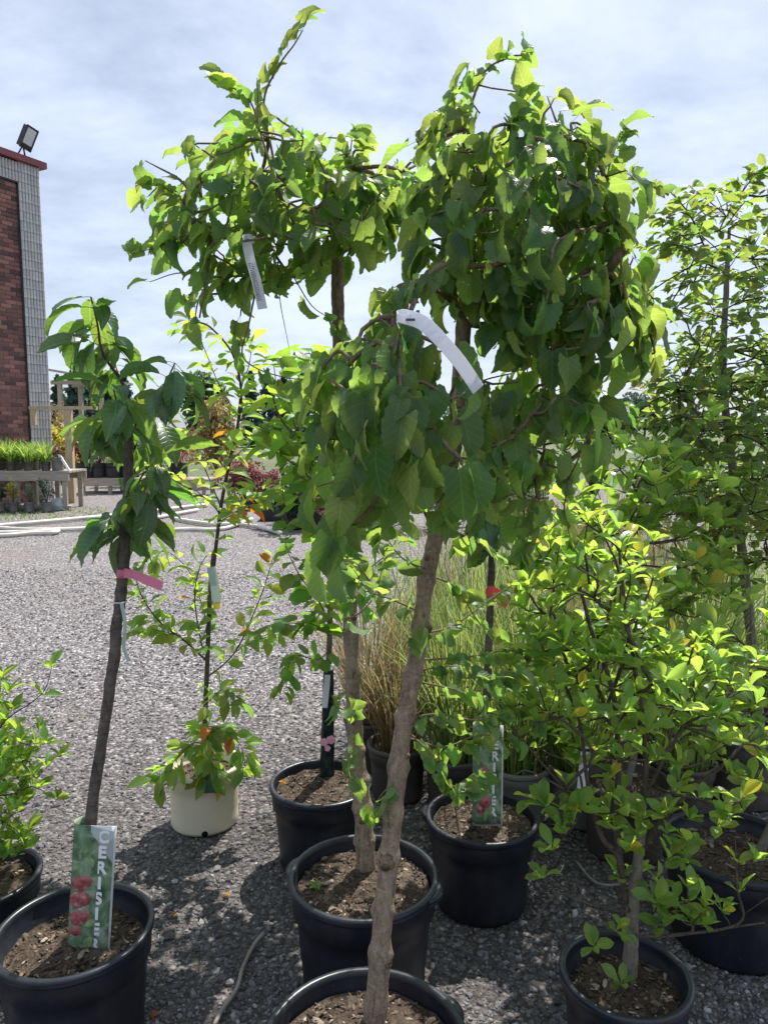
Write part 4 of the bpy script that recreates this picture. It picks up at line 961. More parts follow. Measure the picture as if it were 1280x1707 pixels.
# ------------------------------------------------------------------ cherry trees
def cherry_fn(lo=.10, hi=.155, down=.85, n=1):
    def fn(p, tn, where, i):
        out = []
        for q in range(n if where == 'shoot' else n + 1):
            a = i * 2.4 + q * 2.1 + R.uniform(-.5, .5); o = np.array((math.cos(a), math.sin(a), 0))
            d = unit(o * .95 + np.array((0, 0, R.uniform(-1.5, .1) * down)) + tn * .25 + rnd(.2)); nm = unit(np.array((0, 0, 1)) + o * .55 + rnd(.2))
            out.append(('cherry', leaf_matrix(p, d, nm, R.uniform(lo, hi))))
        return out
    return fn
cb_ = np.append(G(146, 1560, soil_z('left'))[:2], soil_z('left')); cd = cb_[1]
shC = [dict(pts=[(214, 690, cd + .14), (205, 640, cd + .14), (172, 590, cd + .12), (163, 540, cd + .12), (152, 495, cd + .12)], r=.006, step=.030, **{'from': .62}),
       dict(pts=[(220, 720, cd + .15), (245, 680, cd + .12), (275, 640, cd + .10), (292, 605, cd + .1)], r=.0055, step=.025, **{'from': .72}),
       dict(pts=[(212, 740, cd + .15), (200, 690, cd + .08), (190, 650, cd + .04)], r=.005, step=.028, **{'from': .4}),
       dict(pts=[(218, 760, cd + .15), (240, 720, cd + .20), (262, 690, cd + .24)], r=.004, step=.03, **{'from': .4}),
       dict(pts=[(216, 830, cd + .13), (240, 790, cd + .10), (258, 770, cd + .1)], r=.003, step=.026, **{'from': .4}),
       dict(pts=[(216, 850, cd + .13), (232, 828, cd + .08), (250, 815, cd + .06)], r=.003, step=.026, **{'from': .3}),
       dict(pts=[(212, 900, cd + .12), (200, 875, cd + .06), (188, 862, cd + .06)], r=.003, step=.03, **{'from': .3}),
       dict(pts=[(212, 880, cd + .12), (228, 872, cd + .16), (240, 868, cd + .2)], r=.003, step=.03, **{'from': .3}),
       dict(pts=[(215, 700, cd + .14), (190, 690, cd + .2), (170, 700, cd + .25)], r=.003, step=.03, **{'from': .4}),
       dict(pts=[(205, 640, cd + .14), (190, 600, cd + .2), (185, 560, cd + .22)], r=.003, step=.03, **{'from': .4})]
tree('cherry_tree', cb_, 'young cherry tree with a slim dark stem and large drooping leaves in a sleeved pot', [(152, 1372, cd + .02), (170, 1240, cd + .05), (186, 1130, cd + .07), (200, 1010, cd + .1), (210, 900, cd + .12), (215, 800, cd + .14), (214, 700, cd + .14)], [.0165, .0155, .0145, .0145, .0145, .015, .014, .010],
     [], cherry_fn(.088, .15, .9, 3), bark_m='cherry_bark', twig_m='dark_twig', shoots=shC, crown_from=.8, knots=((.42, .12), (.47, .15), (.53, .15), (.6, .12), (.72, .15), (.8, .2)), sides=12)
E_base = np.append(G(806, 1365, soil_z('right'))[:2], soil_z('right')); ed = E_base[1]
shE = [dict(pts=[(826, 800, ed + .1), (850, 740, ed + .1), (872, 680, ed + .08), (880, 600, ed + .05)], r=.005, step=.035, **{'from': .35}),
       dict(pts=[(824, 820, ed + .1), (805, 760, ed + .05), (790, 700, ed + .02), (800, 650, ed)], r=.005, step=.035, **{'from': .35}),
       dict(pts=[(822, 880, ed + .1), (845, 860, ed + .04), (860, 850, ed)], r=.003, step=.028, **{'from': .3}),
       dict(pts=[(821, 900, ed + .1), (805, 880, ed + .05), (790, 880, ed)], r=.003, step=.028, **{'from': .3}),
       dict(pts=[(827, 760, ed + .1), (833, 690, ed + .12), (840, 640, ed + .14)], r=.004, step=.04, **{'from': .3}),
       dict(pts=[(823, 850, ed + .1), (800, 850, ed), (778, 870, ed - .05)], r=.003, step=.03, **{'from': .3})]
tree('cherry_tree', E_base, 'cherry tree with a red tag and long hanging leaves behind the thick mulberry trunk', [(810, 1200, ed + .03), (814, 1080, ed + .06), (818, 980, ed + .08), (822, 880, ed + .1), (826, 790, ed + .1)], [.014, .0135, .013, .0125, .012, .008],
     [], cherry_fn(.09, .14, 1.1, 2), bark_m='cherry_bark', twig_m='dark_twig', shoots=shE, crown_from=.8, sides=12)
# second slim dark stem beyond the magnolia
S_base = np.array((.98, 3.2, 0.0)); plastic = pot('nursery_pot', (.98, 3.2, 0), .36, .3, 'pot_brown', 'brown pot of the slim tree hidden among the grasses', chips=0, seg=30)
tree('slim_fruit_tree', S_base + (0, 0, .26), 'slim dark stemmed tree rising among the grasses behind the magnolia', [(1010, 1150, 3.2), (995, 980, 3.2), (986, 830, 3.2), (982, 740, 3.2), (978, 660, 3.2)], [.014, .013, .012, .0115, .010, .006],
     [fill([(900, 640), (1010, 620), (1060, 700), (1040, 790), (940, 780), (900, 720)], 60, 3.2, .25)], cherry_fn(.07, .11), bark_m='cherry_bark', twig_m='dark_twig', crown_from=.7, sides=10)

# ------------------------------------------------------------------ young tree in the cream pot
def young_fn(kind, lo, hi, n=1, up=.25, autumn=0.0, droop=.35):
    def fn(p, tn, where, i):
        out = []
        for q in range(n if where == 'shoot' else n + 1):
            a = i * 2.4 + q * 2.3 + R.uniform(-.6, .6); o = np.array((math.cos(a), math.sin(a), 0)); o = unit(o - tn * o.dot(tn) * .6)
            d = unit(o * .9 + tn * .55 + np.array((0, 0, up * R.uniform(-1, 1) - droop * R.uniform(0, 1))) + rnd(.2)); nm = unit(np.array((0, 0, 1)) + o * .2 + rnd(.4))
            k = 'autumn' if (autumn and R.uniform() < autumn) else kind
            out.append((k, leaf_matrix(p, d, nm, R.uniform(lo, hi))))
        return out
    return fn
y0 = np.append(G(338, 1285, soil_z('beige'))[:2], soil_z('beige')); yd = y0[1]
shY = [dict(pts=[(352, 980, yd), (368, 850, yd), (383, 770, yd), (398, 700, yd), (402, 650, yd), (388, 590, yd), (350, 545, yd), (318, 535, yd)], r=.0085, step=.055, **{'from': .2}),
       dict(pts=[(362, 850, yd), (330, 820, yd + .1), (290, 790, yd + .15), (255, 770, yd + .2)], r=.0035, step=.05, **{'from': .3}),
       dict(pts=[(366, 840, yd), (335, 765, yd + .05), (325, 735, yd + .05), (300, 690, yd + .1)], r=.003, step=.045, **{'from': .3}),
       dict(pts=[(384, 770, yd), (420, 735, yd - .1), (450, 705, yd - .15)], r=.003, step=.04, **{'from': .2}),
       dict(pts=[(376, 805, yd), (420, 830, yd - .05), (450, 815, yd - .1)], r=.003, step=.035, **{'from': .2}),
       dict(pts=[(366, 870, yd), (400, 850, yd - .12), (430, 830, yd - .2)], r=.003, step=.035, **{'from': .2}),
       dict(pts=[(402, 650, yd), (415, 610, yd), (420, 575, yd)], r=.003, step=.03, **{'from': .1}),
       dict(pts=[(395, 690, yd), (365, 640, yd + .1), (330, 560, yd + .12), (300, 550, yd + .15)], r=.003, step=.05, **{'from': .3}),
       dict(pts=[(343, 1100, yd), (310, 1070, yd - .05), (270, 1040, yd - .08), (240, 1000, yd - .1), (225, 960, yd - .1)], r=.005, step=.032, **{'from': .2}),
       dict(pts=[(300, 1060, yd - .06), (260, 1050, yd - .1), (225, 1050, yd - .1)], r=.003, step=.03, **{'from': .2}),
       dict(pts=[(345, 1130, yd), (390, 1090, yd), (420, 1030, yd), (440, 980, yd), (455, 930, yd)], r=.004, step=.045, **{'from': .2}),
       dict(pts=[(395, 1085, yd), (440, 1060, yd - .05), (480, 1040, yd - .1)], r=.003, step=.035, **{'from': .3}),
       dict(pts=[(338, 1080, yd), (325, 1000, yd), (332, 950, yd + .03), (345, 925, yd + .03)], r=.004, step=.045, **{'from': .1}),
       dict(pts=[(348, 1050, yd), (320, 960, yd + .1), (280, 920, yd + .12), (255, 930, yd + .15)], r=.003, step=.045, **{'from': .3}),
       dict(pts=[(340, 1180, yd), (370, 1150, yd - .05), (390, 1170, yd - .1)], r=.003, step=.025, **{'from': .2}),
       dict(pts=[(340, 1210, yd), (365, 1215, yd - .08), (400, 1240, yd - .12), (410, 1280, yd - .14)], r=.003, step=.022, **{'from': .2}),
       dict(pts=[(338, 1240, yd), (320, 1240, yd - .1), (290, 1270, yd - .14), (260, 1300, yd - .16)], r=.003, step=.024, **{'from': .2}),
       dict(pts=[(340, 1230, yd), (345, 1225, yd - .1), (350, 1270, yd - .16), (345, 1300, yd - .17)], r=.003, step=.018, **{'from': .2})]
tree('young_plum_tree', y0, 'young thin fruit tree with yellow-green and orange leaves in the cream pot', [(342, 1200, yd), (346, 1100, yd), (351, 980, yd), (356, 920, yd)], [.011, .0105, .0095, .009, .007],
     [], young_fn('young', .05, .095, 3, autumn=.032), bark_m='cherry_bark', twig_m='dark_twig', shoots=shY, crown_from=.3, sides=10)

# ------------------------------------------------------------------ slim tree with the printed sleeve
k0 = np.append(G(545, 1292, soil_z('back'))[:2], soil_z('back')); kd = k0[1]
shK = [dict(pts=[(556, 830, kd), (530, 760, kd), (505, 700, kd), (480, 640, kd), (470, 600, kd)], r=.006, step=.04, **{'from': .15}),
       dict(pts=[(556, 850, kd), (520, 800, kd - .1), (470, 760, kd - .15), (430, 740, kd - .2)], r=.005, step=.04, **{'from': .15}),
       dict(pts=[(552, 920, kd), (520, 880, kd - .1), (480, 870, kd - .2), (470, 800, kd - .2)], r=.004, step=.045, **{'from': .2}),
       dict(pts=[(550, 1040, kd), (530, 1000, kd - .15), (500, 960, kd - .25), (475, 910, kd - .25)], r=.004, step=.04, **{'from': .2}),
       dict(pts=[(550, 1060, kd), (520, 1040, kd - .1), (480, 1040, kd - .15), (450, 1045, kd - .2)], r=.003, step=.032, **{'from': .15}),
       dict(pts=[(550, 1080, kd), (530, 1100, kd - .1), (490, 1095, kd - .15), (470, 1150, kd - .2)], r=.003, step=.035, **{'from': .2}),
       dict(pts=[(549, 1010, kd), (530, 990, kd + .1), (510, 970, kd + .12)], r=.003, step=.03, **{'from': .2}),
       dict(pts=[(556, 800, kd), (575, 700, kd + .05), (560, 620, kd + .05)], r=.004, step=.045, **{'from': .2}),
       dict(pts=[(552, 950, kd), (590, 900, kd), (640, 870, kd), (660, 830, kd)], r=.004, step=.04, **{'from': .2}),
       dict(pts=[(550, 1000, kd), (600, 960, kd + .1), (650, 920, kd + .1), (670, 900, kd + .1)], r=.004, step=.04, **{'from': .2})]
tree('slim_fruit_tree', k0, 'slim tree with a dark printed sleeve on its stem and round yellow-green leaves', [(547, 1180, kd), (549, 1080, kd), (552, 950, kd), (556, 830, kd), (556, 740, kd)], [.012, .0115, .011, .010, .009, .005],
     [fill([(440, 640), (500, 570), (560, 600), (640, 620), (720, 700), (700, 840), (620, 880), (545, 830), (480, 800), (440, 730)], 110, kd, .32)], young_fn('round', .048, .082, 2, droop=.6), bark_m='grey_bark', twig_m='twig', shoots=shK, crown_from=.75, sides=10)

# ------------------------------------------------------------------ magnolia shrubs
def rosette_fn(kind, lo, hi, n, up=1.3, tip_only=False, nnode=2):
    def fn(p, tn, where, i):
        out = []; k = n if where == 'tip' else nnode
        ph = R.uniform(0, 6.28); ax = unit(tn * .6 + np.array((0, 0, up)))
        e1 = unit(np.cross(ax, (.3, .9, .1))); e2 = np.cross(ax, e1)
        for q in range(k):
            a = ph + q * 2.4; o = e1 * math.cos(a) + e2 * math.sin(a)
            d = unit(ax * R.uniform(.45, 1.4) + o * R.uniform(.45, 1) + rnd(.12)); nm = unit(ax - o * .3 + rnd(.25))
            out.append((kind, leaf_matrix(p, d, nm, R.uniform(lo, hi) * (1 if q < k - 2 else .75))))
        return out
    return fn
m0 = np.append(G(1048, 1625, soil_z('magnolia'))[:2], soil_z('magnolia')); md = m0[1]
def dm(x): return md + x
shM = [dict(pts=[(1042, 1500, dm(0)), (1030, 1430, dm(-.02)), (1000, 1390, dm(-.03)), (978, 1300, dm(-.02)), (965, 1200, dm(0)), (930, 1120, dm(.05))], r=.0095, leaf=False),
       dict(pts=[(1035, 1450, dm(0)), (1028, 1380, dm(.02)), (1030, 1250, dm(.04)), (1020, 1150, dm(.06)), (985, 1050, dm(.08)), (965, 980, dm(.1)), (925, 920, dm(.1))], r=.010, leaf=False),
       dict(pts=[(1060, 1480, dm(.02)), (1070, 1380, dm(.03)), (1075, 1250, dm(.05)), (1060, 1130, dm(.05)), (1040, 1000, dm(.08)), (1030, 900, dm(.1))], r=.0105, leaf=False),
       dict(pts=[(1068, 1420, dm(.02)), (1110, 1360, dm(.06)), (1160, 1310, dm(.1)), (1210, 1270, dm(.15)), (1262, 1210, dm(.2))], r=.0095, leaf=False),
       dict(pts=[(1075, 1330, dm(.04)), (1110, 1250, dm(.05)), (1135, 1150, dm(.08)), (1160, 1060, dm(.1))], r=.007, leaf=False),
       dict(pts=[(1058, 1560, dm(-.02)), (1120, 1560, dm(-.06)), (1190, 1550, dm(-.08)), (1275, 1538, dm(-.1))], r=.0055, leaf=False),
       dict(pts=[(1045, 1520, dm(-.02)), (990, 1510, dm(-.06)), (930, 1490, dm(-.1)), (890, 1535, dm(-.12))], r=.004, leaf=False),
       dict(pts=[(1230, 1540, dm(-.1)), (1228, 1480, dm(-.1)), (1225, 1400, dm(-.08))], r=.004, leaf=False),
       dict(pts=[(990, 1350, dm(-.02)), (930, 1310, dm(-.06)), (880, 1285, dm(-.08)), (860, 1290, dm(-.1))], r=.004, leaf=False),
       dict(pts=[(1040, 1620, dm(-.03)), (1030, 1600, dm(-.08)), (1015, 1590, dm(-.12))], r=.003, leaf=False)]
mpoly = [([(880, 880), (960, 850), (1060, 900), (1110, 980), (1090, 1100), (1000, 1140), (900, 1080), (870, 980)], 140, .1, .22),
         ([(860, 1080), (1000, 1080), (1120, 1080), (1180, 1180), (1120, 1280), (1000, 1300), (880, 1250), (840, 1180)], 150, .05, .22),
         ([(1120, 1050), (1250, 1100), (1275, 1240), (1200, 1300), (1120, 1220)], 60, .15, .2),
         ([(840, 1290), (960, 1290), (990, 1380), (930, 1460), (880, 1500), (850, 1520), (930, 1420)], 12, -.08, .06),
         ([(1010, 1300), (1160, 1310), (1140, 1420), (1090, 1500), (1010, 1470)], 26, -.02, .12),
         ([(1090, 1490), (1190, 1480), (1180, 1550), (1100, 1560)], 12, -.08, .05),
         ([(1190, 1330), (1250, 1340), (1260, 1500), (1200, 1520)], 11, -.1, .04),
         ([(985, 1560), (1040, 1560), (1040, 1620), (990, 1600)], 4, -.12, .02)]
tree('magnolia_shrub', m0, 'spreading magnolia shrub with yellow-green paddle leaves in the smaller black pot', [(1052, 1560, dm(0)), (1055, 1500, dm(0)), (1062, 1440, dm(.01)), (1070, 1380, dm(.02))], [.020, .018, .015, .013, .010],
     [fill(p_, n_, dm(o_), r_, 50) for p_, n_, o_, r_ in mpoly], rosette_fn('magnolia', .034, .066, 6, nnode=4), cat='shrub', bark_m='grey_bark', twig_m='dark_twig', shoots=shM, crown_from=.1, bf=.5, rmax=.005, rmin=.0013, rk=.0007, sides=12)
# a second one behind, in the wide row
plastic = pot('nursery_pot', (.92, 2.72, 0), .34, .28, 'pot_brown', 'brown pot of the taller magnolia standing in the row behind', chips=0, seg=30)
tree('magnolia_shrub', (.92, 2.72, .25), 'taller magnolia shrub in the row behind, its bright rosettes above the grasses', [(1075, 1150, 2.72), (1065, 1020, 2.72), (1060, 900, 2.72), (1058, 820, 2.72)], [.014, .012, .010, .008, .005],
     [fill([(1020, 740), (1110, 740), (1150, 820), (1130, 900), (1040, 900), (1000, 850)], 40, 2.7, .2, 50), fill([(960, 860), (1180, 860), (1230, 1000), (1180, 1120), (1000, 1100), (940, 980)], 85, 2.7, .3, 60)], rosette_fn('magnolia', .06, .10, 7, nnode=4), cat='shrub', bark_m='grey_bark', twig_m='dark_twig', crown_from=.3, bf=.5, rmax=.006, rmin=.0014, sides=10)

# ------------------------------------------------------------------ tall twiggy tree on the right
TD = 3.15
t0 = np.array((1.56, TD, .26)); pot('nursery_pot', (1.56, TD, 0), .40, .30, 'pot_brown', 'broad brown pot of the twiggy crabapple behind the wide black pot', chips=0, seg=30)
T1 = [(1075, 420), (1120, 360), (1160, 330), (1210, 310), (1250, 320), (1330, 330), (1350, 600), (1350, 960), (1240, 960), (1150, 900), (1110, 800), (1060, 720), (1090, 640), (1110, 560), (1060, 520), (1090, 470)]
T2 = [(1110, 600), (1330, 560), (1340, 900), (1160, 880), (1100, 740)]
shT = [dict(pts=[(1180, 420, TD-0.03), (1150, 360, TD-0.10), (1110, 315, TD-0.14), (1075, 310, TD-0.17), (1040, 285, TD-0.17)], r=.004, step=.038, **{'from': .35}),
       dict(pts=[(1200, 420, TD-0.03), (1150, 380, TD-0.10), (1110, 370, TD-0.14), (1085, 360, TD-0.17)], r=.003, step=.038, **{'from': .35}),
       dict(pts=[(1170, 430, TD-0.03), (1130, 408, TD-0.17), (1075, 410, TD-0.17)], r=.003, step=.04, **{'from': .35}),
       dict(pts=[(1200, 380, TD-0.03), (1240, 315, TD-0.03), (1265, 285, TD-0.03), (1290, 280, TD-0.03)], r=.004, step=.04, **{'from': .35}),
       dict(pts=[(1180, 660, TD-0.03), (1120, 650, TD-0.17), (1075, 640, TD-0.20), (1055, 620, TD-0.24)], r=.003, step=.04, **{'from': .35}),
       dict(pts=[(1230, 900, TD-0.03), (1180, 950, TD-0.17), (1120, 960, TD-0.24), (1060, 970, TD-0.31)], r=.003, step=.035, **{'from': .3}),
       dict(pts=[(1280, 930, TD-0.03), (1230, 940, TD-0.17), (1190, 910, TD-0.24)], r=.005, step=.05, **{'from': .3})]
def crab_fn(p, tn, where, i):
    out = []
    for q in range(R.randint(4, 8)):
        a = R.uniform(0, 6.28); o = np.array((math.cos(a), math.sin(a), 0)); d = unit(o + tn * .5 + np.array((0, 0, R.uniform(-.6, .6)))); out.append(('crab', leaf_matrix(p, d, unit(np.array((0, 0, 1)) + rnd(.5)), R.uniform(.036, .07))))
    return out
tree('twiggy_crabapple', t0, 'tall twiggy crabapple with small dull leaves rising from a brown pot in the grass row', [(1265, 1250, TD+0.00), (1250, 1050, TD+0.00), (1225, 820, TD+0.00), (1205, 640, TD+0.00), (1210, 480, TD+0.00), (1215, 380, TD+0.00)], [.026, .024, .021, .018, .015, .011, .006],
     [fill(T1, 440, TD, .42, 70), fill(T2, 230, TD, .4, 70)], crab_fn, bark_m='grey_bark', twig_m='dark_twig', shoots=shT, crown_from=.4, bf=.55, rmax=.008, rmin=.0016, rk=.0008, sides=12)

# low magnolia rising from the wide black pot
r0 = np.array((1.16, 2.22, soil_z('rear')))
tree('magnolia_shrub', r0, 'magnolia shrub with pale stems leaning out of the wide black pot', [(1300, 1330, 2.22), (1296, 1220, 2.22), (1290, 1120, 2.22)], [.015, .013, .011, .007],
     [fill([(1190, 1000), (1330, 980), (1350, 1280), (1260, 1330), (1180, 1250), (1160, 1110)], 40, 2.2, .2, 50)], rosette_fn('magnolia', .05, .085, 6, nnode=3), cat='shrub', bark_m='grey_bark', twig_m='dark_twig', crown_from=.3, bf=.5, rmax=.006, rmin=.0014, sides=10)

# ------------------------------------------------------------------ azalea at the edge
z0 = np.array((-1.20, 2.10, soil_z('edge')))
tree('azalea_bush', z0, 'bushy yellow-green azalea with whorled leaves at the edge of the yard', [(-25, 1350, 2.1), (-28, 1280, 2.1)], [.012, .010, .006],
     [fill([(-150, 1220), (-90, 1160), (0, 1140), (40, 1200), (55, 1250), (70, 1290), (45, 1340), (35, 1400), (10, 1440), (-80, 1420), (-150, 1340)], 330, 2.1, .24, 60)], rosette_fn('azalea', .032, .06, 6, nnode=4), cat='shrub', bark_m='grey_bark', twig_m='dark_twig', crown_from=.2, bf=.5, rmax=.0035, rmin=.001, rk=.0005, sides=8)

# ------------------------------------------------------------------ ornamental grasses in pots
def grass_pot(c, h, n, mat, pmat, k):
    pot('nursery_pot', c, .27, .24, pmat, {'pot_brown': 'brown', 'pot_grey': 'grey', 'pot_black': 'black'}[pmat] + {'grass': ' nursery pot of a tall green ornamental grass', 'dry_grass': ' nursery pot of a straw-brown ornamental grass'}[mat], group='pots of green grass in the row' if mat == 'grass' else 'pots of dry grass in the row', chips=0, seg=28)
    strap_plant(np.asarray(c) + (0, 0, .2), h, n, {'grass': 'tall green ornamental grass with fine arching blades', 'dry_grass': 'tall straw-brown ornamental grass with dry upright blades'}[mat], {'grass': 'green ornamental grasses in the row', 'dry_grass': 'dry ornamental grasses in the row'}[mat], mat, w=.003, spread=.75, name='ornamental_grass', cat='grass', droop=1.2, sub=7, part_name='blades')
gp = [((.06, 3.15), .66, 'dry_grass', 'pot_brown'), ((-.06, 3.45), .85, 'dry_grass', 'pot_brown'), ((.30, 3.05), .85, 'grass', 'pot_brown'), ((.55, 2.95), .9, 'grass', 'pot_grey'), ((.80, 2.95), .9, 'grass', 'pot_grey'), ((.42, 3.5), .95, 'grass', 'pot_brown'), ((.70, 3.5), .95, 'grass', 'pot_brown'),
      ((1.24, 2.98), .9, 'grass', 'pot_brown'), ((1.62, 3.62), .95, 'grass', 'pot_black'), ((1.28, 3.6), 1.0, 'grass', 'pot_brown'), ((.95, 3.9), 1.0, 'dry_grass', 'pot_brown'), ((.6, 4.1), 1.0, 'grass', 'pot_brown'), ((.2, 4.0), .95, 'grass', 'pot_brown'), ((1.6, 4.2), 1.05, 'dry_grass', 'pot_brown'),
      ((1.25, 4.6), 1.15, 'dry_grass', 'pot_brown'), ((.85, 4.7), 1.1, 'grass', 'pot_brown'), ((2.0, 3.8), 1.0, 'grass', 'pot_brown'), ((2.1, 4.7), 1.1, 'grass', 'pot_brown'), ((1.65, 5.3), 1.25, 'dry_grass', 'pot_brown'), ((1.2, 5.5), 1.2, 'dry_grass', 'pot_brown'), ((.45, 4.9), 1.0, 'dry_grass', 'pot_brown')]
for k, ((x, y), h, mt, pm) in enumerate(gp): grass_pot((x, y, 0), h, 330, mt, pm, k)
# white stake with black print among the grass pots
def strip(mb, pts, wdir, w, th=.0012, sub=5):
    c = catmull(pts, sub); n = len(c); tn = np.gradient(c, axis=0); V = []
    wv = np.array([unit(np.asarray(wd_, float)) for wd_ in wdir]) if np.ndim(wdir) == 2 else np.repeat([unit(wdir)], len(pts), 0)
    wi = np.stack([np.interp(np.linspace(0, 1, n), np.linspace(0, 1, len(wv)), wv[:, i]) for i in range(3)], 1)
    for i in range(n):
        t_ = unit(tn[i]); a = unit(wi[i] - t_ * wi[i].dot(t_)); b = np.cross(t_, a)
        V += [c[i] - a * w / 2 - b * th / 2, c[i] + a * w / 2 - b * th / 2, c[i] + a * w / 2 + b * th / 2, c[i] - a * w / 2 + b * th / 2]
    fs = [(i * 4 + j, i * 4 + (j + 1) % 4, i * 4 + 4 + (j + 1) % 4, i * 4 + 4 + j) for i in range(n - 1) for j in range(4)] + [(3, 2, 1, 0), (n * 4 - 4, n * 4 - 3, n * 4 - 2, n * 4 - 1)]
    mb.add(np.array(V), fs); return c
def print_rows(mb, p0, up, right, rows, w, gap, h, nrm):
    for r in range(rows):
        x = 0
        while x < w:
            l = R.uniform(.003, .009); l = min(l, w - x)
            a = p0 - up * (r * gap) + right * x + nrm * .0012
            mb.add([a, a + right * l, a + right * l - up * h, a - up * h], [(0, 1, 2, 3)]); x += l + .002
sb = P(968, 1310, 2.62); st = P(978, 1237, 2.60); s_ = thing('plant_label', sb, 'white pointed plant label with black print stuck among the grass pots', 'label')
mb = MB(); strip(mb, [sb - (0, 0, .06), sb * .5 + st * .5, st], (1, .1, 0), .036, .0015); lb_ = part('label_strip', mb, M['tag_white'], s_, smooth=False)
mb = MB(); uu = unit(st - sb); print_rows(mb, st - uu * .012 - np.array((.014, 0, 0)), uu, np.array((1, .1, 0.)), 9, .028, .013, .006, np.array((0, -1, .1))); part('printed_lines', mb, M['print_dark'], lb_, smooth=False)

# ================================================================== tags, sleeves and signs
d1 = 1.16
tp = [P(676, 528, d1 + .02), P(704, 538, d1), P(736, 568, d1 - .02), P(768, 606, d1 - .005), P(797, 649, d1 + .012)]
t = thing('hanging_tag', tp[0], 'wide curved blank white tag looped on a stem of the dense mulberry crown', 'tag')
mb = MB(); strip(mb, tp, [(.0, .2, 1), (.25, .2, .9), (.55, .2, .7), (.75, .25, .5), (.85, .3, .4)], .0225, sub=3); bl = part('tag_blade', mb, M['tag_white'], t, smooth=False)
mb = MB(); lp = [P(664, 530, d1 + .03), P(662, 526, d1 + .06), P(672, 522, d1 + .07), P(682, 526, d1 + .05), P(682, 531, d1 + .01), P(672, 532, d1 + .004), P(664, 530, d1 + .03)]; strip(mb, lp, (0, .1, 1), .013); part('tag_loop', mb, M['tag_white'], t, smooth=False)
mb = MB(); mb.box(P(684, 533, d1 - .0005), (.007, .001, .0018)); part('slot', mb, M['print_dark'], bl, smooth=False)
d2 = 1.86
tp = [P(411, 404, d2), P(418, 435, d2 - .005), P(428, 470, d2 - .008), P(438, 515, d2 - .005)]
t = thing('hanging_tag', tp[0], 'narrow white tag with fine print hanging from the airy mulberry crown', 'tag')
mb = MB(); strip(mb, tp, (1, .25, .15), .023); bl = part('tag_blade', mb, M['tag_white'], t, smooth=False)
mb = MB(); uu = unit(tp[0] - tp[3]); rt = unit(np.cross(np.array((0, -1, 0)), uu)) * -1; print_rows(mb, tp[1] - uu * .006 - rt * .006 + np.array((0, -.004, 0)), uu, rt, 22, .011, .0042, .0016, np.array((0, -1, 0))); part('printed_lines', mb, M['print_dark'], bl, smooth=False)
mb = MB(); strip(mb, [P(408, 405, d2), P(405, 398, d2 + .03), P(414, 394, d2 + .05), P(424, 400, d2 + .03), P(411, 406, d2)], (0, .1, 1), .012); part('tag_loop', mb, M['tag_white'], t, smooth=False)
dc_ = cd + .08
tp = [P(207, 955, dc_ + .01), P(225, 958, dc_ - .04), P(248, 968, dc_ - .07), P(271, 977, dc_ - .08)]
t = thing('hanging_tag', tp[0], 'pink plastic tag tied round the cherry stem in the sleeved pot', 'tag')
mb = MB(); strip(mb, tp, (.1, .2, 1), .024); part('tag_blade', mb, M['tag_pink'], t, smooth=False)
mb = MB(); cc = P(207, 955, cd + .108); mb.lathe([(.0172, -.012), (.0178, -.012), (.0178, .012), (.0172, .012), (.0172, -.012)], cc, 18); part('tag_loop', mb, M['tag_pink'], t)
tp = [P(203, 1005, dc_ - .0), P(209, 1040, dc_ - .01), P(207, 1080, dc_ - .01), P(216, 1102, dc_ - .005)]
t = thing('hanging_tag', tp[0], 'thin clear strip tied below the pink tag on the cherry stem', 'tag')
mb = MB(); strip(mb, tp, (1, .4, 0), .009); part('tag_blade', mb, M['tag_clear'], t, smooth=False)
mb = MB(); cc = P(201, 1003, cd + .095); mb.lathe([(.0168, -.002), (.0176, -.002), (.0176, .002), (.0168, .002), (.0168, -.002)], cc, 18); part('tie', mb, M['tag_white'], t)
de = ed + .05
tp = [P(812, 985, de), P(824, 988, de - .01), P(834, 998, de - .01), P(846, 1008, de)]
t = thing('hanging_tag', tp[0], 'red plastic tag on the cherry stem behind the thick mulberry trunk', 'tag')
mb = MB(); strip(mb, tp, (.2, .2, 1), .036); part('tag_blade', mb, M['tag_red'], t, smooth=False)
mb = MB(); mb.lathe([(.0142, -.01), (.0148, -.01), (.0148, .01), (.0142, .01), (.0142, -.01)], P(816, 985, ed + .08), 16); part('tag_loop', mb, M['tag_red'], t)
tp = [P(819, 880, ed + .06), P(821, 900, ed + .05), P(824, 918, ed + .05)]
mb = MB(); strip(mb, tp, (1, .3, 0), .014); part('hanging_tag', mb, M['tag_white'], smooth=False, label='small white tag above the red tag on the cherry stem', cat='tag', loc=tp[0])
tp = [P(352, 945, yd - .02), P(358, 975, yd - .025), P(361, 1005, yd - .02)]
t = thing('hanging_tag', tp[0], 'clear label with a yellow foot hanging on the young tree in the cream pot', 'tag')
mb = MB(); strip(mb, tp, (1, .2, 0), .034); bl = part('tag_blade', mb, M['tag_clear'], t, smooth=False)
mb = MB(); strip(mb, [P(361, 1004, yd - .0215), P(362, 1015, yd - .0215)], (1, .2, 0), .026, sub=2); part('tag_foot', mb, M['tag_yellow'], bl, smooth=False)
tp = [P(350, 1288, 2.79), P(352, 1305, 2.775), P(352, 1322, 2.77)]
mb = MB(); strip(mb, tp, (1, .2, 0), .055); part('hanging_tag', mb, M['tag_green'], smooth=False, label='dark green label draped over the lip of the cream pot', cat='tag', loc=tp[0])

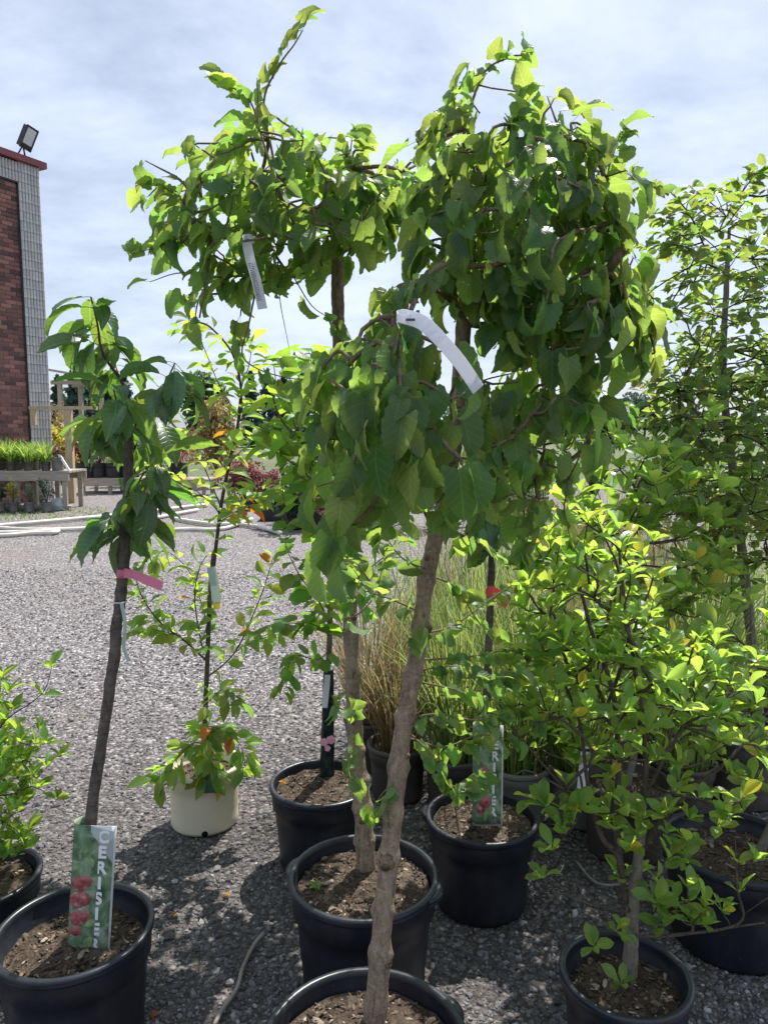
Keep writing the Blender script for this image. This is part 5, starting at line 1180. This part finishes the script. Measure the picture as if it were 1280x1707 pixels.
def print_mat(name, c1, c2, c3, margin=True):
    m, t, out = new_mat(name); q = NT(t); uv = q.n('ShaderNodeUVMap').outputs[0]; sx = q.n('ShaderNodeSeparateXYZ'); q.l(uv, sx.inputs[0])
    mpn = q.n('ShaderNodeMapping'); mpn.inputs['Scale'].default_value = (2.2, 6.0, 1); mpn.inputs['Rotation'].default_value = (0, 0, .5); q.l(uv, mpn.inputs[0])
    f = q.noise(mpn.outputs[0], 1.6, 3, .5, .8)
    col = q.ramp(f, [(.28, c1), (.5, c2), (.72, c3)])
    if margin:
        edge = q.m('GREATER_THAN', sx.outputs[0], .955); topm = q.m('GREATER_THAN', q.m('ADD', sx.outputs[1], q.m('MULTIPLY', sx.outputs[0], .08)), 1.035); bot = q.m('LESS_THAN', sx.outputs[1], .018)
        pale = q.m('MULTIPLY', q.m('GREATER_THAN', q.m('ADD', sx.outputs[1], q.m('MULTIPLY', sx.outputs[0], .45)), 1.16), q.m('GREATER_THAN', sx.outputs[0], .45))
        col = q.mix(q.m('MULTIPLY', pale, .75), col, (.50, .54, .58)); col = q.mix(q.m('MAXIMUM', edge, q.m('MAXIMUM', topm, bot)), col, (.72, .76, .76))
    b = q.bsdf(col, .28, .5); tr = q.n('ShaderNodeBsdfTranslucent'); q.l(col, tr.inputs[0]); ms = q.n('ShaderNodeMixShader'); ms.inputs[0].default_value = .3
    q.l(b.outputs[0], ms.inputs[1]); q.l(tr.outputs[0], ms.inputs[2]); q.l(ms.outputs[0], out.inputs[0]); return m
M['cherry_print'] = print_mat('cherry_print', (.06, .12, .07), (.18, .29, .16), (.46, .54, .44))
M['flower_print'] = print_mat('flower_print', (.008, .012, .018), (.015, .025, .028), (.05, .09, .07), False)
def fruit_mat():
    m, t, out = new_mat('printed_cherry'); q = NT(t); f = q.noise(q.n('ShaderNodeTexCoord').outputs['Object'], 60, 3)
    col = q.ramp(f, [(.35, (.20, .05, .05)), (.55, (.36, .11, .11)), (.75, (.60, .36, .34))]); b = q.bsdf(col, .3, .5); q.l(b.outputs[0], out.inputs[0]); return m
M['printed_cherry'] = fruit_mat()
M['printed_flower'] = simple('printed_flower', (.55, .22, .32), (.75, .45, .52), 40, .35, .4, .02)
M['printed_leaf'] = simple('printed_leaf', (.08, .17, .06), (.30, .42, .22), 45, .3, .5, .02)
LETTERS = {}
def letter_mesh(ch):
    if ch in LETTERS: return LETTERS[ch]
    cu = bpy.data.curves.new('glyph', 'FONT'); cu.body = ch; cu.size = 1; cu.align_x = 'CENTER'; cu.extrude = .012; cu.offset = .04
    o = bpy.data.objects.new('glyph', cu); COL.objects.link(o); dg = bpy.context.evaluated_depsgraph_get(); dg.update()
    me = bpy.data.meshes.new_from_object(o.evaluated_get(dg)); bpy.data.objects.remove(o); bpy.data.curves.remove(cu)
    me.materials.clear(); me.materials.append(M['letter_white']); me.name = 'letter_' + ch.lower(); LETTERS[ch] = me; return me
def sleeve_sign(bottom, top, width, rtube, label, fruits, lsize, yaw=0.0, skew=0.0):
    bottom = np.asarray(bottom, float); top = np.asarray(top, float); up = unit(top - bottom); H = np.linalg.norm(top - bottom)
    right = unit(np.array((math.cos(yaw), math.sin(yaw), 0)) - up * np.dot((math.cos(yaw), math.sin(yaw), 0), up)); front = np.cross(right, up)     # towards the camera
    if front[1] > 0: front = -front
    t = thing('plant_sign', bottom, label, 'sign')
    x0 = -width / 2 + rtube
    prof = [(width / 2, rtube * .75)] + [(width / 2 - (width - rtube) * s, rtube * (.75 + .25 * math.sin(math.pi * s / 2))) for s in np.linspace(.15, .9, 6)]
    prof += [(x0 - rtube * math.sin(a), rtube * math.cos(a)) for a in np.linspace(.25, 3.6, 12)]
    prof = np.array(prof); seg = np.concatenate([[0], np.cumsum(np.linalg.norm(np.diff(prof, axis=0), axis=1))]); nfront = 9
    V, UV = [], []
    for i in range(9):
        h = i / 8
        for (x, y), s in zip(prof, seg):
            V.append(bottom + up * (H * h + skew * (x / width + .5) * h) + right * x + front * y); UV.append((x / width + .5 if True else s, h))
    n = len(prof); mb = MB(); mb.add(np.array(V), [(i * n + j, i * n + j + 1, (i + 1) * n + j + 1, (i + 1) * n + j) for i in range(8) for j in range(n - 1)])
    sh = part('sleeve', mb, M['cherry_print'], t)
    me = sh.data; ul = me.uv_layers.new(name='UVMap'); li = np.zeros(len(me.loops), np.int32); me.loops.foreach_get('vertex_index', li); ul.data.foreach_set('uv', np.array(UV, np.float32)[li].ravel())
    sm = sh.modifiers.new('thickness', 'SOLIDIFY'); sm.thickness = .0012; sm.offset = 0
    word = 'CERISIER'; pitch = H * .111
    for i, ch in enumerate(word):
        p = bottom + up * (H * .968 - pitch * i - lsize * .72) + right * (width * (.235 - .012 * i)) + front * (rtube * .86 + .0016)
        mt = np.eye(4); mt[:3, 0] = right * lsize; mt[:3, 1] = up * lsize; mt[:3, 2] = front * lsize * np.sign(np.dot(np.cross(right, up), front)); mt[:3, 3] = p
        piece('letter', letter_mesh(ch), sh, Matrix(mt.tolist()))
    for fx, fh, a0, ln in ((-.18, .80, .5, .042), (-.02, .74, -.5, .036), (-.28, .70, 1.2, .034), (.02, .16, .6, .04), (-.12, .10, -.3, .034), (.05, .30, 1.0, .034)):
        mb = MB(); ctr = bottom + up * H * fh + right * width * fx + front * (rtube * .99 + .0006); ax = right * math.sin(a0) + up * math.cos(a0); bx = right * math.cos(a0) - up * math.sin(a0)
        q = np.linspace(0, 1, 8); wq = np.sin(math.pi * q) * .3
        L_ = [ctr + ax * (k_ - .5) * ln + bx * w_ * ln for k_, w_ in zip(q, wq)]; R_ = [ctr + ax * (k_ - .5) * ln - bx * w_ * ln for k_, w_ in zip(q[1:-1], wq[1:-1])][::-1]
        mb.add(np.array(L_ + R_), [tuple(range(len(L_ + R_)))]); part('printed_leaf', mb, M['printed_leaf'], sh, smooth=False)
    for fx, fh, fr in fruits:
        mb = MB(); ctr = bottom + up * H * fh + right * width * fx + front * (rtube * (1.0 if fx > -.2 else .97) + .0008); a = np.arange(16) * 2 * math.pi / 16
        fr = fr * 1.15; ring = [ctr + (right * math.cos(q) + up * math.sin(q)) * fr + front * (-.0005) for q in a]
        ctr2 = ctr + front * .0012; inner = [ctr2 + (right * math.cos(q) + up * math.sin(q)) * fr * .9 for q in a]
        mb.add(np.array(ring + inner), [(j, (j + 1) % 16, 16 + (j + 1) % 16, 16 + j) for j in range(16)] + [tuple(range(16, 32))]); part('printed_fruit', mb, M['printed_cherry'], sh)
    return t
bot = P(150, 1597, cd - .03); topp = P(163, 1369, cd + .0)
sleeve_sign(bot, topp, .116, .027, 'printed plastic sleeve reading CERISIER with cherries around the slim cherry stem', [(-.22, .58, .019), (-.08, .60, .013), (-.25, .46, .019), (-.12, .47, .016), (-.22, .33, .019), (-.10, .35, .014), (-.26, .24, .013)], .043)
bot = P(811, 1372, ed - .04); topp = P(813, 1206, ed - .02)
sleeve_sign(bot, topp, .098, .024, 'printed cherry sign reading CERISIER half hidden by leaves behind the knotted trunk', [(-.22, .35, .017), (-.02, .45, .013), (-.10, .24, .018), (-.24, .17, .014), (-.15, .55, .014)], .041)
# dark sleeve on the slim tree
sb_ = k0 - np.array((0, 0, .01)); stp = P(548, 1108, kd); t = thing('plant_sign', sb_, 'dark glossy sleeve printed with pink blossoms around the slim stem', 'sign')
upv = unit(stp - sb_); H_ = np.linalg.norm(stp - sb_); mb = MB(); V = []; UV = []
for i in range(13):
    for j in range(20):
        a = 2 * math.pi * j / 20; r_ = .029 * (1 - .35 * i / 12) * (1 + .05 * math.sin(i * 2.1 + j)); V.append(sb_ + upv * H_ * i / 12 + np.array((math.cos(a) * r_, math.sin(a) * r_, 0))); UV.append((j / 20 * 2, i / 12 * 1.5))
mb.add(np.array(V), [(i * 20 + j, i * 20 + (j + 1) % 20, (i + 1) * 20 + (j + 1) % 20, (i + 1) * 20 + j) for i in range(12) for j in range(20)]); sl = part('sleeve', mb, M['flower_print'], t)
ul = sl.data.uv_layers.new(name='UVMap'); li = np.zeros(len(sl.data.loops), np.int32); sl.data.loops.foreach_get('vertex_index', li); ul.data.foreach_set('uv', np.array(UV, np.float32)[li].ravel())
for fx, fh, fr in ((-.012, .34, .016), (.014, .36, .017), (.002, .29, .012)):
    mb = MB(); ctr = sb_ + upv * H_ * fh + np.array((fx, -.0285 * math.cos(fx / .03) - .001, 0)); a = np.arange(14) * 2 * math.pi / 14
    mb.add(np.array([ctr] + [ctr + np.array((math.cos(q) * fr, .35 * abs(math.cos(q) * fr + fx) * .6, math.sin(q) * fr)) * (1 + .12 * math.cos(5 * q)) for q in a]), [(0, 1 + j, 1 + (j + 1) % 14) for j in range(14)]); part('printed_flower', mb, M['printed_flower'], sl)
mb = MB(); mb.lathe([(.0205, -.012), (.0212, -.012), (.0208, .012), (.0200, .012)], stp - (0, 0, .005), 18); part('white_top', mb, M['tag_white'], t)
tp = [P(546, 1125, kd - .03), P(544, 1150, kd - .033), P(541, 1180, kd - .036)]
mb = MB(); strip(mb, tp, (1, .2, 0), .022); part('hanging_tag', mb, M['tag_white'], smooth=False, label='white price tag hanging against the dark printed sleeve', cat='tag', loc=tp[0])

# ------------------------------------------------------------------ hoses, sprout, fallen leaves
def hose(pix, r, label, z=.0, name='irrigation_tube'):
    pts = [G(x, y, 0) for x, y in pix]; c = catmull(pts, 6); c[:, 2] = r + .006 + z; o = MB(); o.tube(c, r, 8); part(name, o, M['tube_grey'], label=label, cat='tube', loc=(c[0][0], c[0][1], 0))
hose([(440, 1562), (425, 1580), (405, 1620), (395, 1655), (365, 1700), (350, 1740)], .0065, 'grey irrigation tube lying on the gravel beside the front mulberry pot')
hose([(960, 1440), (985, 1470), (1010, 1480), (1060, 1478), (1120, 1490)], .0045, 'thin irrigation tube looping behind the magnolia pot')
p = np.append(G(527, 1488, soil_z('mid'))[:2], soil_z('mid') + .006); t = thing('weed_sprout', p, 'tiny green weed sprout in the soil of the slimmer mulberry pot', 'weed')
mb = MB(); mb.tube([p - (0, 0, .01), p + (0, 0, .012)], [.0015, .001], 5); st_ = part('stem', mb, M['strap_leaf'], t)
for a in (.3, 1.6, 2.7, 4.0, 5.2): piece('leaf', LEAF['azalea'][int(a) % NV][0], st_, Matrix(leaf_matrix(p + (0, 0, .008), (math.cos(a), math.sin(a), .7), (0, 0, 1), .03).tolist()))
for px, py, z, kd_, lb in ((462, 1303, .312, 'autumn', 'curled tan leaf lying on the rim of the sleeved stem pot'), (250, 1700, .008, 'autumn', 'fallen yellow leaf on the gravel by the cherry pot'), (385, 1495, .008, 'autumn', 'fallen amber leaf on the gravel before the cream pot'), (300, 1520, .008, 'autumn', 'fallen orange leaf on the gravel between cream and cherry pots')):
    p = G(px, py, z); o = bpy.data.objects.new('fallen_leaf', LEAF[kd_][R.randint(NV)][0]); COL.objects.link(o); a = R.uniform(0, 6.28)
    o.matrix_world = Matrix(leaf_matrix(p, (math.cos(a), math.sin(a), .05), (.1, .1, 1), .032).tolist()); tag(o, lb, 'leaf')
